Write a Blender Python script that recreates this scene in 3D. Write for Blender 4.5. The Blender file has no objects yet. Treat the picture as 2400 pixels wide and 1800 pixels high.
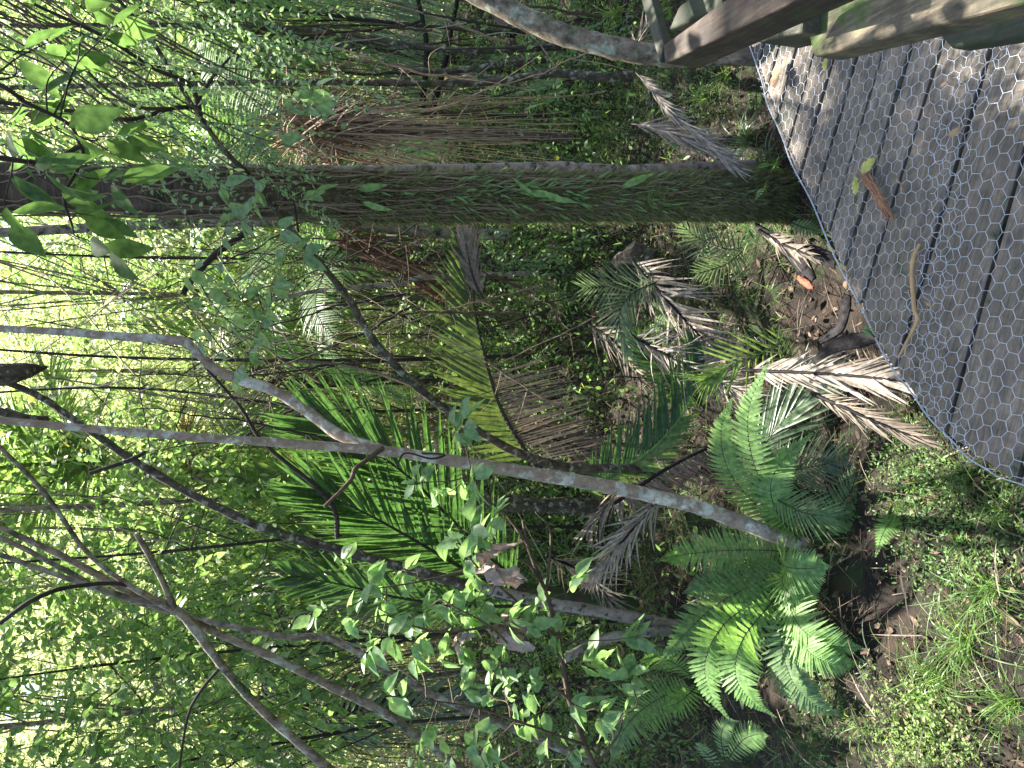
import bpy, math, random
import numpy as np
RS = np.random.RandomState(11)
random.seed(5)

# ------------------------------------------------------------------ camera, world, sun, exposure
PITCH = math.radians(17.0)
FPX = 1800.0          # focal length in pixels of the 2400 px wide frame
HC = 1.55             # camera height above the boardwalk
cp, sp = math.cos(PITCH), math.sin(PITCH)
scene = bpy.context.scene
COL = scene.collection
from mathutils import Matrix, Vector
cam_d = bpy.data.cameras.new('camera')
cam = bpy.data.objects.new('camera', cam_d)
COL.objects.link(cam)
cam_d.sensor_width = 36.0
cam_d.lens = 36.0 * FPX / 2400.0
cam_d.clip_start = 0.02
cam_d.clip_end = 3000
# the photograph is a portrait picture stored on its side: the camera is rolled by a quarter turn
cx_ = Vector((0, -sp, -cp)); cy_ = Vector((1, 0, 0)); cz_ = Vector((0, -cp, sp))
cam.matrix_world = Matrix(((cx_.x, cy_.x, cz_.x, 0), (cx_.y, cy_.y, cz_.y, 0), (cx_.z, cy_.z, cz_.z, HC), (0, 0, 0, 1)))
scene.camera = cam

SUN_EL, SUN_AZ = 60.0, 12.0       # azimuth from +Y, positive to the right
se, sa = math.radians(SUN_EL), math.radians(SUN_AZ)
SUN = np.array([math.cos(se) * math.sin(sa), math.cos(se) * math.cos(sa), math.sin(se)])
w = bpy.data.worlds.new('World'); scene.world = w; w.use_nodes = True
nt = w.node_tree
sky = nt.nodes.new('ShaderNodeTexSky'); sky.sky_type = 'NISHITA'; sky.sun_disc = False
sky.sun_elevation = se; sky.sun_rotation = sa
sky.air_density = 1.0; sky.dust_density = 2.5; sky.ozone_density = 1.0
bg = nt.nodes['Background']; bg.inputs['Strength'].default_value = 0.085
nt.links.new(sky.outputs[0], bg.inputs['Color'])
sd = bpy.data.lights.new('sun', 'SUN'); sd.energy = 5.0; sd.angle = math.radians(0.55); sd.color = (1.0, 0.95, 0.86)
so = bpy.data.objects.new('sun', sd); COL.objects.link(so); so.location = (2, 6, 12)
so.rotation_euler = Vector(SUN).to_track_quat('Z', 'Y').to_euler()
scene.view_settings.view_transform = 'Standard'; scene.view_settings.look = 'None'
scene.view_settings.exposure = 2.2; scene.view_settings.gamma = 1.0
scene.cycles.max_bounces = 8; scene.cycles.diffuse_bounces = 4; scene.cycles.transmission_bounces = 4
scene.cycles.glossy_bounces = 2; scene.cycles.transparent_max_bounces = 4
scene.cycles.sample_clamp_indirect = 6.0
scene.cycles.caustics_reflective = False; scene.cycles.caustics_refractive = False

# ------------------------------------------------------------------ helpers
def PY(x, y, Y):
    """point at forward distance Y seen at pixel (x, y) of the photograph"""
    u = (900.0 - y) / FPX; t = (x - 1200.0) / FPX
    d = Y / (cp - t * sp)
    return np.array([u * d, Y, HC - d * (sp + t * cp)])
def PZ(x, y, z):
    """point on the horizontal plane z"""
    u = (900.0 - y) / FPX; t = (x - 1200.0) / FPX
    d = (HC - z) / (sp + t * cp)
    return np.array([u * d, d * (cp - t * sp), z])
def T3(l):
    return np.array([PY(*q) for q in l])
def unit(v):
    v = np.asarray(v, float)
    return v / np.maximum(np.linalg.norm(v, axis=-1, keepdims=True), 1e-9)
def smooth(pts, n):
    pts = np.asarray(pts, float)
    if len(pts) == 2:
        s = np.linspace(0, 1, n)[:, None]; return pts[0] * (1 - s) + pts[1] * s
    p = np.vstack([2 * pts[0] - pts[1], pts, 2 * pts[-1] - pts[-2]])
    m = len(pts) - 1
    u = np.linspace(0, m, n); i = np.minimum(u.astype(int), m - 1); t = (u - i)[:, None]
    a, b, c, d = p[i], p[i + 1], p[i + 2], p[i + 3]
    return .5 * ((2 * b) + (c - a) * t + (2 * a - 5 * b + 4 * c - d) * t ** 2 + (-a + 3 * b - 3 * c + d) * t ** 3)
def gz(X, Y):
    """ground height"""
    X = np.asarray(X, float); Y = np.asarray(Y, float)
    z = -.34 + .05 * np.sin(X * 1.7 + 1.1) * np.cos(Y * 1.3) + .035 * np.sin(X * 4.1 + Y * 2.3) + .02 * np.sin(X * 9 - Y * 7.3)
    far = np.clip((np.hypot(X, Y) - 7) / 30, 0, 3)
    return z + far * (.4 + .5 * np.sin(X * .21 + 2) * np.cos(Y * .17))

class MB:
    def __init__(s): s.V = []; s.F = []; s.M = []; s.n = 0; s.smooth = True
    def add(s, V, F, mi=0):
        V = np.asarray(V, float).reshape(-1, 3); F = np.asarray(F, int)
        s.V.append(V); s.F.append(F + s.n); s.M.append(np.full(len(F), mi)); s.n += len(V)
    def build(s, name, mats, parent=None, base=None, smooth=True):
        V = np.vstack(s.V)
        off = np.array(parent.location) if parent is not None else (np.array(base) if base is not None else np.zeros(3))
        V = V - off
        me = bpy.data.meshes.new(name)
        nl = sum(f.size for f in s.F); nf = sum(len(f) for f in s.F)
        me.vertices.add(len(V)); me.vertices.foreach_set('co', V.astype(np.float32).ravel())
        me.loops.add(nl); me.loops.foreach_set('vertex_index', np.concatenate([f.ravel() for f in s.F]).astype(np.int32))
        tot = np.concatenate([np.full(len(f), f.shape[1]) for f in s.F]).astype(np.int32)
        st = np.concatenate([[0], np.cumsum(tot)[:-1]]).astype(np.int32)
        me.polygons.add(nf); me.polygons.foreach_set('loop_start', st); me.polygons.foreach_set('loop_total', tot)
        me.polygons.foreach_set('material_index', np.concatenate(s.M).astype(np.int32))
        me.polygons.foreach_set('use_smooth', np.full(nf, smooth))
        for m in (mats if isinstance(mats, (list, tuple)) else [mats]): me.materials.append(m)
        me.update(calc_edges=True); me.validate()
        o = bpy.data.objects.new(name, me); COL.objects.link(o)
        if parent is not None: o.parent = parent
        else: o.location = off
        return o

def tag(o, label=None, cat=None, group=None, kind=None):
    if label: o['label'] = label
    if cat: o['category'] = cat
    if group: o['group'] = group
    if kind: o['kind'] = kind
    return o
def thing(name, base, label, cat, group=None):
    o = bpy.data.objects.new(name, None); COL.objects.link(o); o.location = tuple(float(a) for a in base)
    o.empty_display_size = .1
    return tag(o, label, cat, group)
def copy_thing(o, loc, rz, sc, label):
    c = o.copy(); COL.objects.link(c); c.location = loc; c.rotation_euler = (0, 0, rz); c.scale = (sc, sc, sc)
    c['label'] = label
    for ch in o.children:
        d = ch.copy(); COL.objects.link(d); d.parent = c
    return c

def tube(mb, pts, rad, seg=10, mi=0, bump=0, caps=True):
    pts = np.asarray(pts, float); n = len(pts)
    rad = np.interp(np.linspace(0, 1, n), np.linspace(0, 1, len(rad)), rad) if np.ndim(rad) else np.full(n, rad)
    T = unit(np.gradient(pts, axis=0))
    a = np.array([1., 0, 0]) if abs(T[0][0]) < .8 else np.array([0, 1., 0])
    Ns = []
    nrm = unit(np.cross(T[0], a))
    for i in range(n):
        nrm = unit(nrm - T[i] * np.dot(nrm, T[i])); Ns.append(nrm)
    Ns = np.array(Ns); Bs = np.cross(T, Ns)
    th = np.linspace(0, 2 * np.pi, seg, endpoint=False)
    R = rad[:, None] * np.ones((n, seg))
    if bump:
        nb = RS.rand(n, seg) - .5
        nb = (nb + np.roll(nb, 1, 1) + np.roll(nb, 1, 0)) / 1.6
        R = R * (1 + bump * nb)
    V = pts[:, None, :] + R[:, :, None] * (np.cos(th)[None, :, None] * Ns[:, None, :] + np.sin(th)[None, :, None] * Bs[:, None, :])
    i = np.arange(n - 1)[:, None]; j = np.arange(seg)[None, :]; j2 = (j + 1) % seg
    F = np.stack([i * seg + j, i * seg + j2, (i + 1) * seg + j2, (i + 1) * seg + j], -1).reshape(-1, 4)
    mb.add(V, F, mi)
    if caps:
        for e, off in ((pts[0], 0), (pts[-1], (n - 1) * seg)):
            k = mb.n
            ring = V.reshape(-1, 3)[off:off + seg]
            mb.add(np.vstack([ring, [e]]), [[q, (q + 1) % seg, seg] for q in range(seg)], mi)
def thin(mb, P, R, mi=0):
    """many thin three sided stems at once; P (N,k,3), R (N,k)"""
    P = np.asarray(P, float); N, k, _ = P.shape
    R = np.broadcast_to(R, (N, k))
    T = unit(P[:, -1] - P[:, 0]); a = np.where(np.abs(T[:, 2:3]) < .8, np.array([[0, 0, 1.]]), np.array([[1., 0, 0]]))
    S = unit(np.cross(T, a)); B = np.cross(T, S)
    V = []
    for th in (0, 2.094, 4.189):
        V.append(P + R[:, :, None] * (math.cos(th) * S + math.sin(th) * B)[:, None, :])
    V = np.stack(V, 2)                       # N,k,3,3
    n = np.arange(N)[:, None, None] * (k * 3); i = np.arange(k - 1)[None, :, None] * 3; j = np.arange(3)[None, None, :]
    j2 = (j + 1) % 3
    F = np.stack([n + i + j, n + i + j2, n + i + 3 + j2, n + i + 3 + j], -1).reshape(-1, 4)
    mb.add(V, F, mi)
def ribbons(mb, B, D, S, L, W, prof, droop=0., fold=0., mi=0, curl=0.):
    """many blades / leaflets / leaves at once"""
    B = np.asarray(B, float); N = len(B); D = unit(D); S = unit(S)
    prof = np.asarray(prof, float); k = len(prof); s = np.linspace(0, 1, k)
    L = np.broadcast_to(np.asarray(L, float), (N,)); W = np.broadcast_to(np.asarray(W, float), (N,))
    dr = np.broadcast_to(np.asarray(droop, float), (N,)); cu = np.broadcast_to(np.asarray(curl, float), (N,))
    C = B[:, None] + D[:, None] * (L[:, None] * s)[:, :, None]
    C[:, :, 2] -= (dr * L)[:, None] * s ** 2
    C = C + S[:, None] * ((cu * L)[:, None] * s ** 2)[:, :, None]
    hw = (W[:, None] * prof[None, :] * .5)[:, :, None]
    Nn = np.cross(D, S)
    Nn = Nn * np.where(Nn[:, 2:3] < 0, -1., 1.)
    if fold:
        up = Nn[:, None] * (hw * fold)
        V = np.stack([C - S[:, None] * hw + up, C, C + S[:, None] * hw + up], 2); c = 3
    else:
        V = np.stack([C - S[:, None] * hw, C + S[:, None] * hw], 2); c = 2
    n = np.arange(N)[:, None, None] * (k * c); i = np.arange(k - 1)[None, :, None] * c; j = np.arange(c - 1)[None, None, :]
    F = np.stack([n + i + j, n + i + j + 1, n + i + c + j + 1, n + i + c + j], -1).reshape(-1, 4)
    mb.add(V, F, mi)
OV = [.04, .62, .98, 1., .8, .45, .03]        # ovate leaf
OV5 = [.05, .85, 1., .6, .04]
LAN = [.1, .8, 1., .9, .7, .4, .03]
LIN = [.5, 1., .95, .75, .45, .05]
def rnd_dirs(n, zb=0.):
    v = RS.normal(size=(n, 3)); v[:, 2] += zb; return unit(v)

# ------------------------------------------------------------------ materials
def newmat(name):
    m = bpy.data.materials.new(name); m.use_nodes = True
    n = m.node_tree; n.nodes.clear()
    out = n.nodes.new('ShaderNodeOutputMaterial')
    return m, n, out
def leafmat(name, col, col2=None, trans=.42, rough=.42, val=.35, sat=.84, spec=.5, tcol=None, brown=0.):
    m, n, out = newmat(name); N = n.nodes; Lk = n.links
    geo = N.new('ShaderNodeNewGeometry')
    mix = N.new('ShaderNodeMix'); mix.data_type = 'RGBA'
    mix.inputs['A'].default_value = (*col, 1); mix.inputs['B'].default_value = (*(col2 or [c * .6 for c in col]), 1)
    Lk.new(geo.outputs['Random Per Island'], mix.inputs['Factor'])
    tc = N.new('ShaderNodeTexCoord')
    no = N.new('ShaderNodeTexNoise'); no.inputs['Scale'].default_value = 60; no.inputs['Detail'].default_value = 2
    Lk.new(tc.outputs['Object'], no.inputs['Vector'])
    mr = N.new('ShaderNodeMapRange'); mr.inputs[1].default_value = .3; mr.inputs[2].default_value = .7
    mr.inputs[3].default_value = 1 - val; mr.inputs[4].default_value = 1 + val
    Lk.new(no.outputs['Fac'], mr.inputs[0])
    hs = N.new('ShaderNodeHueSaturation'); hs.inputs['Saturation'].default_value = sat
    Lk.new(mix.outputs['Result'], hs.inputs['Color']); Lk.new(mr.outputs[0], hs.inputs['Value'])
    col_out = hs.outputs['Color']
    if brown:
        # some whole leaves are yellowed or withered
        wn = N.new('ShaderNodeMath'); wn.operation = 'MULTIPLY'; wn.inputs[1].default_value = 37.0
        fr = N.new('ShaderNodeMath'); fr.operation = 'FRACT'
        gt = N.new('ShaderNodeMath'); gt.operation = 'GREATER_THAN'; gt.inputs[1].default_value = 1 - brown
        Lk.new(geo.outputs['Random Per Island'], wn.inputs[0]); Lk.new(wn.outputs[0], fr.inputs[0]); Lk.new(fr.outputs[0], gt.inputs[0])
        m2 = N.new('ShaderNodeMix'); m2.data_type = 'RGBA'; m2.inputs['B'].default_value = (.38, .36, .10, 1)
        Lk.new(gt.outputs[0], m2.inputs['Factor']); Lk.new(col_out, m2.inputs['A']); col_out = m2.outputs['Result']
    pr = N.new('ShaderNodeBsdfPrincipled'); pr.inputs['Roughness'].default_value = rough
    pr.inputs['Specular IOR Level'].default_value = spec
    Lk.new(col_out, pr.inputs['Base Color'])
    tr = N.new('ShaderNodeBsdfTranslucent')
    tm = N.new('ShaderNodeMix'); tm.data_type = 'RGBA'; tm.blend_type = 'MULTIPLY'; tm.inputs['Factor'].default_value = 1
    Lk.new(col_out, tm.inputs['A']); tm.inputs['B'].default_value = (*(tcol or (1.95, 2.0, 1.3)), 1)
    Lk.new(tm.outputs['Result'], tr.inputs['Color'])
    ms = N.new('ShaderNodeMixShader'); ms.inputs[0].default_value = trans
    Lk.new(pr.outputs[0], ms.inputs[1]); Lk.new(tr.outputs[0], ms.inputs[2]); Lk.new(ms.outputs[0], out.inputs[0])
    return m
def ramp(N, stops):
    r = N.new('ShaderNodeValToRGB'); e = r.color_ramp.elements
    e[0].position, e[0].color = stops[0][0], (*stops[0][1], 1)
    e[1].position, e[1].color = stops[-1][0], (*stops[-1][1], 1)
    for p_, c_ in stops[1:-1]:
        q = e.new(p_); q.color = (*c_, 1)
    return r
def barkmat(name, stops, scale=25, stretch=(1, 1, .35), lichen=None, lamt=.5, lscale=9, moss=None, mamt=.5, mscale=6, rough=.9, bump=.5):
    m, n, out = newmat(name); N = n.nodes; Lk = n.links
    tc = N.new('ShaderNodeTexCoord'); mp = N.new('ShaderNodeMapping'); mp.inputs['Scale'].default_value = stretch
    Lk.new(tc.outputs['Object'], mp.inputs[0])
    no = N.new('ShaderNodeTexNoise'); no.inputs['Scale'].default_value = scale; no.inputs['Detail'].default_value = 8; no.inputs['Roughness'].default_value = .7
    Lk.new(mp.outputs[0], no.inputs['Vector'])
    r = ramp(N, stops); Lk.new(no.outputs['Fac'], r.inputs[0])
    c = r.outputs[0]
    for colr, amt, sc_ in ((moss, mamt, mscale), (lichen, lamt, lscale)):
        if colr is None: continue
        n2 = N.new('ShaderNodeTexNoise'); n2.inputs['Scale'].default_value = sc_; n2.inputs['Detail'].default_value = 6; n2.inputs['Roughness'].default_value = .65
        mp2 = N.new('ShaderNodeMapping'); mp2.inputs['Location'].default_value = (sc_, 3.1, 1.7); Lk.new(tc.outputs['Object'], mp2.inputs[0])
        Lk.new(mp2.outputs[0], n2.inputs['Vector'])
        mr = N.new('ShaderNodeMapRange'); mr.inputs[1].default_value = 1 - amt - .03; mr.inputs[2].default_value = 1 - amt + .05
        Lk.new(n2.outputs['Fac'], mr.inputs[0])
        mx = N.new('ShaderNodeMix'); mx.data_type = 'RGBA'; Lk.new(mr.outputs[0], mx.inputs['Factor'])
        Lk.new(c, mx.inputs['A'])
        hv = N.new('ShaderNodeHueSaturation'); hv.inputs['Color'].default_value = (*colr, 1)
        m3 = N.new('ShaderNodeMapRange'); m3.inputs[1].default_value = .3; m3.inputs[2].default_value = .7; m3.inputs[3].default_value = .5; m3.inputs[4].default_value = 1.4
        Lk.new(no.outputs['Fac'], m3.inputs[0]); Lk.new(m3.outputs[0], hv.inputs['Value'])
        Lk.new(hv.outputs[0], mx.inputs['B']); c = mx.outputs['Result']
    pr = N.new('ShaderNodeBsdfPrincipled'); pr.inputs['Roughness'].default_value = rough; Lk.new(c, pr.inputs['Base Color'])
    bp = N.new('ShaderNodeBump'); bp.inputs['Strength'].default_value = min(1, bump * 1.3); bp.inputs['Distance'].default_value = .02
    Lk.new(no.outputs['Fac'], bp.inputs['Height']); Lk.new(bp.outputs[0], pr.inputs['Normal'])
    Lk.new(pr.outputs[0], out.inputs[0])
    return m
def plain(name, col, rough=.7, metal=0, var=.3, scale=40, stretch=(1, 1, 1), bump=.2, island=False):
    m, n, out = newmat(name); N = n.nodes; Lk = n.links
    tc = N.new('ShaderNodeTexCoord'); mp = N.new('ShaderNodeMapping'); mp.inputs['Scale'].default_value = stretch
    Lk.new(tc.outputs['Object'], mp.inputs[0])
    no = N.new('ShaderNodeTexNoise'); no.inputs['Scale'].default_value = scale; no.inputs['Detail'].default_value = 5
    Lk.new(mp.outputs[0], no.inputs['Vector'])
    hv = N.new('ShaderNodeHueSaturation'); hv.inputs['Color'].default_value = (*col, 1)
    mr = N.new('ShaderNodeMapRange'); mr.inputs[1].default_value = .25; mr.inputs[2].default_value = .75; mr.inputs[3].default_value = 1 - var; mr.inputs[4].default_value = 1 + var
    Lk.new(no.outputs['Fac'], mr.inputs[0])
    if island:
        g = N.new('ShaderNodeNewGeometry'); mu = N.new('ShaderNodeMath'); mu.operation = 'MULTIPLY_ADD'; mu.inputs[1].default_value = .9; mu.inputs[2].default_value = .55
        m4 = N.new('ShaderNodeMath'); m4.operation = 'MULTIPLY'
        Lk.new(g.outputs['Random Per Island'], mu.inputs[0]); Lk.new(mu.outputs[0], m4.inputs[0]); Lk.new(mr.outputs[0], m4.inputs[1]); Lk.new(m4.outputs[0], hv.inputs['Value'])
    else: Lk.new(mr.outputs[0], hv.inputs['Value'])
    pr = N.new('ShaderNodeBsdfPrincipled'); pr.inputs['Roughness'].default_value = rough; pr.inputs['Metallic'].default_value = metal
    if name == 'black_sheath': pr.inputs['Specular IOR Level'].default_value = .15
    Lk.new(hv.outputs[0], pr.inputs['Base Color'])
    bp = N.new('ShaderNodeBump'); bp.inputs['Strength'].default_value = bump; bp.inputs['Distance'].default_value = .004
    Lk.new(no.outputs['Fac'], bp.inputs['Height']); Lk.new(bp.outputs[0], pr.inputs['Normal'])
    Lk.new(pr.outputs[0], out.inputs[0]); return m

M = {}
M['fern'] = leafmat('fern_green', (.17, .34, .055), (.12, .26, .04), trans=.36, rough=.5)
M['fern_dark'] = leafmat('fern_dark_green', (.12, .23, .065), (.14, .26, .07), trans=.38, rough=.5)
M['fern_lime'] = leafmat('fern_lime', (.20, .36, .05), (.14, .30, .05), trans=.45)
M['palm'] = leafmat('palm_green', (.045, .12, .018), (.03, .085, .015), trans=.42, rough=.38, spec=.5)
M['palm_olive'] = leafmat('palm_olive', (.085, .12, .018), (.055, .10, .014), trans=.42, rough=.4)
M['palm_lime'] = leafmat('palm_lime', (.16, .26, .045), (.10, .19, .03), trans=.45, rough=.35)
M['palm_grey'] = leafmat('palm_grey_green', (.13, .20, .10), (.09, .15, .07), trans=.35, rough=.35)
M['dead'] = leafmat('dead_frond', (.30, .24, .17), (.17, .13, .09), trans=.15, rough=.7, tcol=(1.3, 1.1, .8), spec=.3)
M['dead_pale'] = leafmat('dead_frond_pale', (.44, .37, .29), (.24, .19, .14), trans=.15, rough=.65, tcol=(1.2, 1.0, .8), spec=.3)
M['dead_red'] = leafmat('dead_red', (.21, .13, .09), (.12, .08, .055), trans=.12, rough=.7, tcol=(1.3, 1.0, .8), spec=.3)
M['leaf'] = leafmat('broad_leaf', (.19, .32, .08), (.12, .24, .055), trans=.52, rough=.45)
M['leaf_blue'] = leafmat('leaf_blue_green', (.20, .33, .15), (.13, .25, .10), trans=.42, rough=.5, spec=.5)
M['leaf_big'] = leafmat('leaf_big', (.085, .17, .035), (.06, .13, .028), trans=.55, rough=.6, spec=.25)
M['leaf_lime'] = leafmat('shrub_leaf', (.19, .33, .12), (.13, .26, .08), trans=.42, rough=.5)
M['leaf_mid'] = leafmat('mid_leaf', (.13, .24, .05), (.08, .16, .035), trans=.5, rough=.45, brown=.015)
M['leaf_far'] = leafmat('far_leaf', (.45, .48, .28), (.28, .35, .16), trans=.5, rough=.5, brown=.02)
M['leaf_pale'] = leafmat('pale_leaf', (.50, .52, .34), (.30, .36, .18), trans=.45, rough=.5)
M['leaf_yellow'] = leafmat('yellow_leaf', (.42, .42, .08), (.28, .32, .06), trans=.5, rough=.5)
M['canopy'] = leafmat('canopy_leaf', (.06, .12, .025), (.04, .09, .02), trans=.4, rough=.45)
M['grass'] = leafmat('grass', (.17, .29, .06), (.08, .17, .035), trans=.35, rough=.45, brown=.06)
M['moss'] = leafmat('moss', (.26, .26, .085), (.09, .105, .035), trans=.12, rough=.8, spec=.2)
M['moss_lime'] = leafmat('moss_lime', (.22, .32, .06), (.14, .23, .04), trans=.35, rough=.6)
M['herb'] = leafmat('herb', (.17, .30, .07), (.10, .21, .05), trans=.4, rough=.5)
M['litter'] = leafmat('litter', (.19, .12, .075), (.06, .04, .027), trans=.05, rough=.85, tcol=(1, .9, .8), spec=.2)
M['stem_dark'] = barkmat('dark_stem', [(.3, (.015, .012, .01)), (.7, (.07, .055, .04))], scale=40, lichen=(.25, .26, .2), lamt=.34, lscale=30)
M['stem_brown'] = barkmat('brown_stem', [(.3, (.05, .035, .022)), (.7, (.16, .11, .07))], scale=40)
M['stem_pale'] = barkmat('pale_stem', [(.3, (.18, .14, .10)), (.7, (.38, .31, .23))], scale=40)
M['bark_pink'] = barkmat('pinkish_bark', [(.25, (.15, .105, .075)), (.5, (.36, .27, .20)), (.75, (.54, .44, .34))], scale=34, stretch=(1, 1, .8), lichen=(.62, .60, .50), lamt=.47, lscale=20, bump=.5)
M['bark_lichen'] = barkmat('lichen_bark', [(.35, (.07, .052, .034)), (.65, (.36, .29, .205))], scale=35, stretch=(1, 1, .6), lichen=(.38, .40, .30), lamt=.43, lscale=20, moss=(.06, .09, .03), mamt=.42, bump=.5)
M['bark_dark'] = barkmat('dark_bark', [(.35, (.022, .017, .011)), (.65, (.15, .12, .08))], scale=40, stretch=(1, 1, .6), lichen=(.36, .37, .28), lamt=.43, lscale=30, moss=(.05, .08, .02), mamt=.42, bump=.9)
M['bark_white'] = barkmat('white_bark', [(.3, (.16, .125, .10)), (.5, (.33, .28, .23)), (.7, (.50, .45, .38))], scale=30, stretch=(1, 1, .7), lichen=(.07, .065, .045), lamt=.44, lscale=22, moss=(.10, .13, .05), mamt=.42, mscale=14, bump=.7)
M['bark_moss'] = barkmat('mossy_bark', [(.3, (.03, .02, .014)), (.7, (.12, .08, .05))], scale=30, stretch=(1, 1, .5), moss=(.05, .085, .018), mamt=.56, mscale=5, bump=.8)
M['fibre'] = barkmat('brown_fibre', [(.3, (.22, .15, .09)), (.7, (.60, .45, .30))], scale=30)
M['vine'] = barkmat('vine', [(.3, (.14, .10, .065)), (.7, (.33, .25, .17))], scale=30)
M['black'] = plain('black_sheath', (.014, .012, .013), rough=.62, var=.6, scale=60, stretch=(1, 1, 1), bump=.8)
M['rust'] = plain('rust_sheath', (.20, .05, .015), rough=.7, var=.8, scale=60, bump=.8)
M['wire'] = plain('galvanised_wire', (.62, .68, .76), rough=.42, metal=.55, var=.15)
M['stick'] = plain('dry_stick', (.48, .30, .14), rough=.7)
M['bark_strip'] = plain('bark_strip', (.30, .15, .075), rough=.8, scale=120, stretch=(1, 1, 1), var=.5)
M['yellow'] = leafmat('fallen_yellow_leaf', (.46, .46, .06), (.40, .42, .04), trans=.2, rough=.5)
M['tan'] = leafmat('fallen_tan_leaf', (.42, .26, .10), (.30, .18, .08), trans=.1, rough=.7, tcol=(1, 1, 1))
M['crinkled'] = leafmat('crinkled_leaf', (.42, .30, .24), (.32, .22, .17), trans=.12, rough=.7, tcol=(1, .9, .8))

# soil
m, n, out = newmat('forest_floor'); N = n.nodes; Lk = n.links
tc = N.new('ShaderNodeTexCoord')
a = N.new('ShaderNodeTexNoise'); a.inputs['Scale'].default_value = 9; a.inputs['Detail'].default_value = 10; a.inputs['Roughness'].default_value = .75; Lk.new(tc.outputs['Object'], a.inputs[0])
r1 = ramp(N, [(.3, (.007, .005, .004)), (.5, (.024, .016, .011)), (.72, (.07, .046, .028))]); Lk.new(a.outputs['Fac'], r1.inputs[0])
b = N.new('ShaderNodeTexNoise'); b.inputs['Scale'].default_value = 2.3; b.inputs['Detail'].default_value = 7; b.inputs['Roughness'].default_value = .7; Lk.new(tc.outputs['Object'], b.inputs[0])
mr = N.new('ShaderNodeMapRange'); mr.inputs[1].default_value = .52; mr.inputs[2].default_value = .62; Lk.new(b.outputs['Fac'], mr.inputs[0])
mx = N.new('ShaderNodeMix'); mx.data_type = 'RGBA'; mx.inputs['B'].default_value = (.035, .065, .016, 1)
Lk.new(mr.outputs[0], mx.inputs['Factor']); Lk.new(r1.outputs[0], mx.inputs['A'])
pr = N.new('ShaderNodeBsdfPrincipled'); pr.inputs['Roughness'].default_value = .95; Lk.new(mx.outputs['Result'], pr.inputs['Base Color'])
bp = N.new('ShaderNodeBump'); bp.inputs['Strength'].default_value = 1; bp.inputs['Distance'].default_value = .03; Lk.new(a.outputs['Fac'], bp.inputs['Height']); Lk.new(bp.outputs[0], pr.inputs['Normal'])
Lk.new(pr.outputs[0], out.inputs[0]); M['soil'] = m

# weathered boards: grooves and streaks run along the object's local x axis
def boardmat(name, stops, mossamt, mosscol=(.05, .09, .02), lichen=None):
    m, n, out = newmat(name); N = n.nodes; Lk = n.links
    tc = N.new('ShaderNodeTexCoord'); mp = N.new('ShaderNodeMapping'); mp.inputs['Scale'].default_value = (4, 45, 45)
    Lk.new(tc.outputs['Object'], mp.inputs[0])
    a = N.new('ShaderNodeTexNoise'); a.inputs['Scale'].default_value = 3; a.inputs['Detail'].default_value = 8; a.inputs['Roughness'].default_value = .7; Lk.new(mp.outputs[0], a.inputs[0])
    oi = N.new('ShaderNodeObjectInfo')
    b = N.new('ShaderNodeTexNoise'); b.inputs['Scale'].default_value = 14; b.inputs['Detail'].default_value = 6; b.inputs['Roughness'].default_value = .7
    ad = N.new('ShaderNodeVectorMath'); ad.operation = 'ADD'; Lk.new(tc.outputs['Object'], ad.inputs[0])
    cm = N.new('ShaderNodeCombineXYZ'); Lk.new(oi.outputs['Random'], cm.inputs[2]); sc = N.new('ShaderNodeVectorMath'); sc.operation = 'SCALE'; sc.inputs['Scale'].default_value = 30; Lk.new(cm.outputs[0], sc.inputs[0]); Lk.new(sc.outputs[0], ad.inputs[1])
    Lk.new(ad.outputs[0], b.inputs['Vector'])
    mm = N.new('ShaderNodeMix'); mm.data_type = 'FLOAT'; mm.inputs['Factor'].default_value = .5; Lk.new(a.outputs['Fac'], mm.inputs['A']); Lk.new(b.outputs['Fac'], mm.inputs['B'])
    r = ramp(N, stops); Lk.new(mm.outputs['Result'], r.inputs[0])
    hv = N.new('ShaderNodeHueSaturation'); Lk.new(r.outputs[0], hv.inputs['Color'])
    m5 = N.new('ShaderNodeMapRange'); m5.inputs[3].default_value = .7; m5.inputs[4].default_value = 1.3; Lk.new(oi.outputs['Random'], m5.inputs[0]); Lk.new(m5.outputs[0], hv.inputs['Value'])
    c = hv.outputs[0]
    for q, (cc, amt, s_) in enumerate(((mosscol, mossamt, 7), (lichen, .33, 16))):
        if cc is None: continue
        n2 = N.new('ShaderNodeTexNoise'); n2.inputs['Scale'].default_value = s_; n2.inputs['Detail'].default_value = 9; n2.inputs['Roughness'].default_value = .72; Lk.new(ad.outputs[0], n2.inputs['Vector'])
        mr = N.new('ShaderNodeMapRange'); mr.inputs[1].default_value = 1 - amt - .05; mr.inputs[2].default_value = 1 - amt + .06; Lk.new(n2.outputs['Fac'], mr.inputs[0])
        mx = N.new('ShaderNodeMix'); mx.data_type = 'RGBA'; mx.inputs['B'].default_value = (*cc, 1); Lk.new(mr.outputs[0], mx.inputs['Factor']); Lk.new(c, mx.inputs['A']); c = mx.outputs['Result']
    pr = N.new('ShaderNodeBsdfPrincipled'); pr.inputs['Roughness'].default_value = .75; Lk.new(c, pr.inputs['Base Color'])
    bp = N.new('ShaderNodeBump'); bp.inputs['Strength'].default_value = .5; bp.inputs['Distance'].default_value = .004; Lk.new(mm.outputs['Result'], bp.inputs['Height']); Lk.new(bp.outputs[0], pr.inputs['Normal'])
    Lk.new(pr.outputs[0], out.inputs[0]); return m
M['board'] = boardmat('deck_board', [(.36, (.055, .047, .036)), (.5, (.155, .13, .10)), (.62, (.31, .25, .19))], .40, (.030, .045, .020))
M['rail'] = boardmat('rail_timber', [(.36, (.016, .011, .008)), (.5, (.055, .036, .024)), (.64, (.17, .11, .075))], .40, (.030, .045, .014), (.22, .26, .18))
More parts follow.
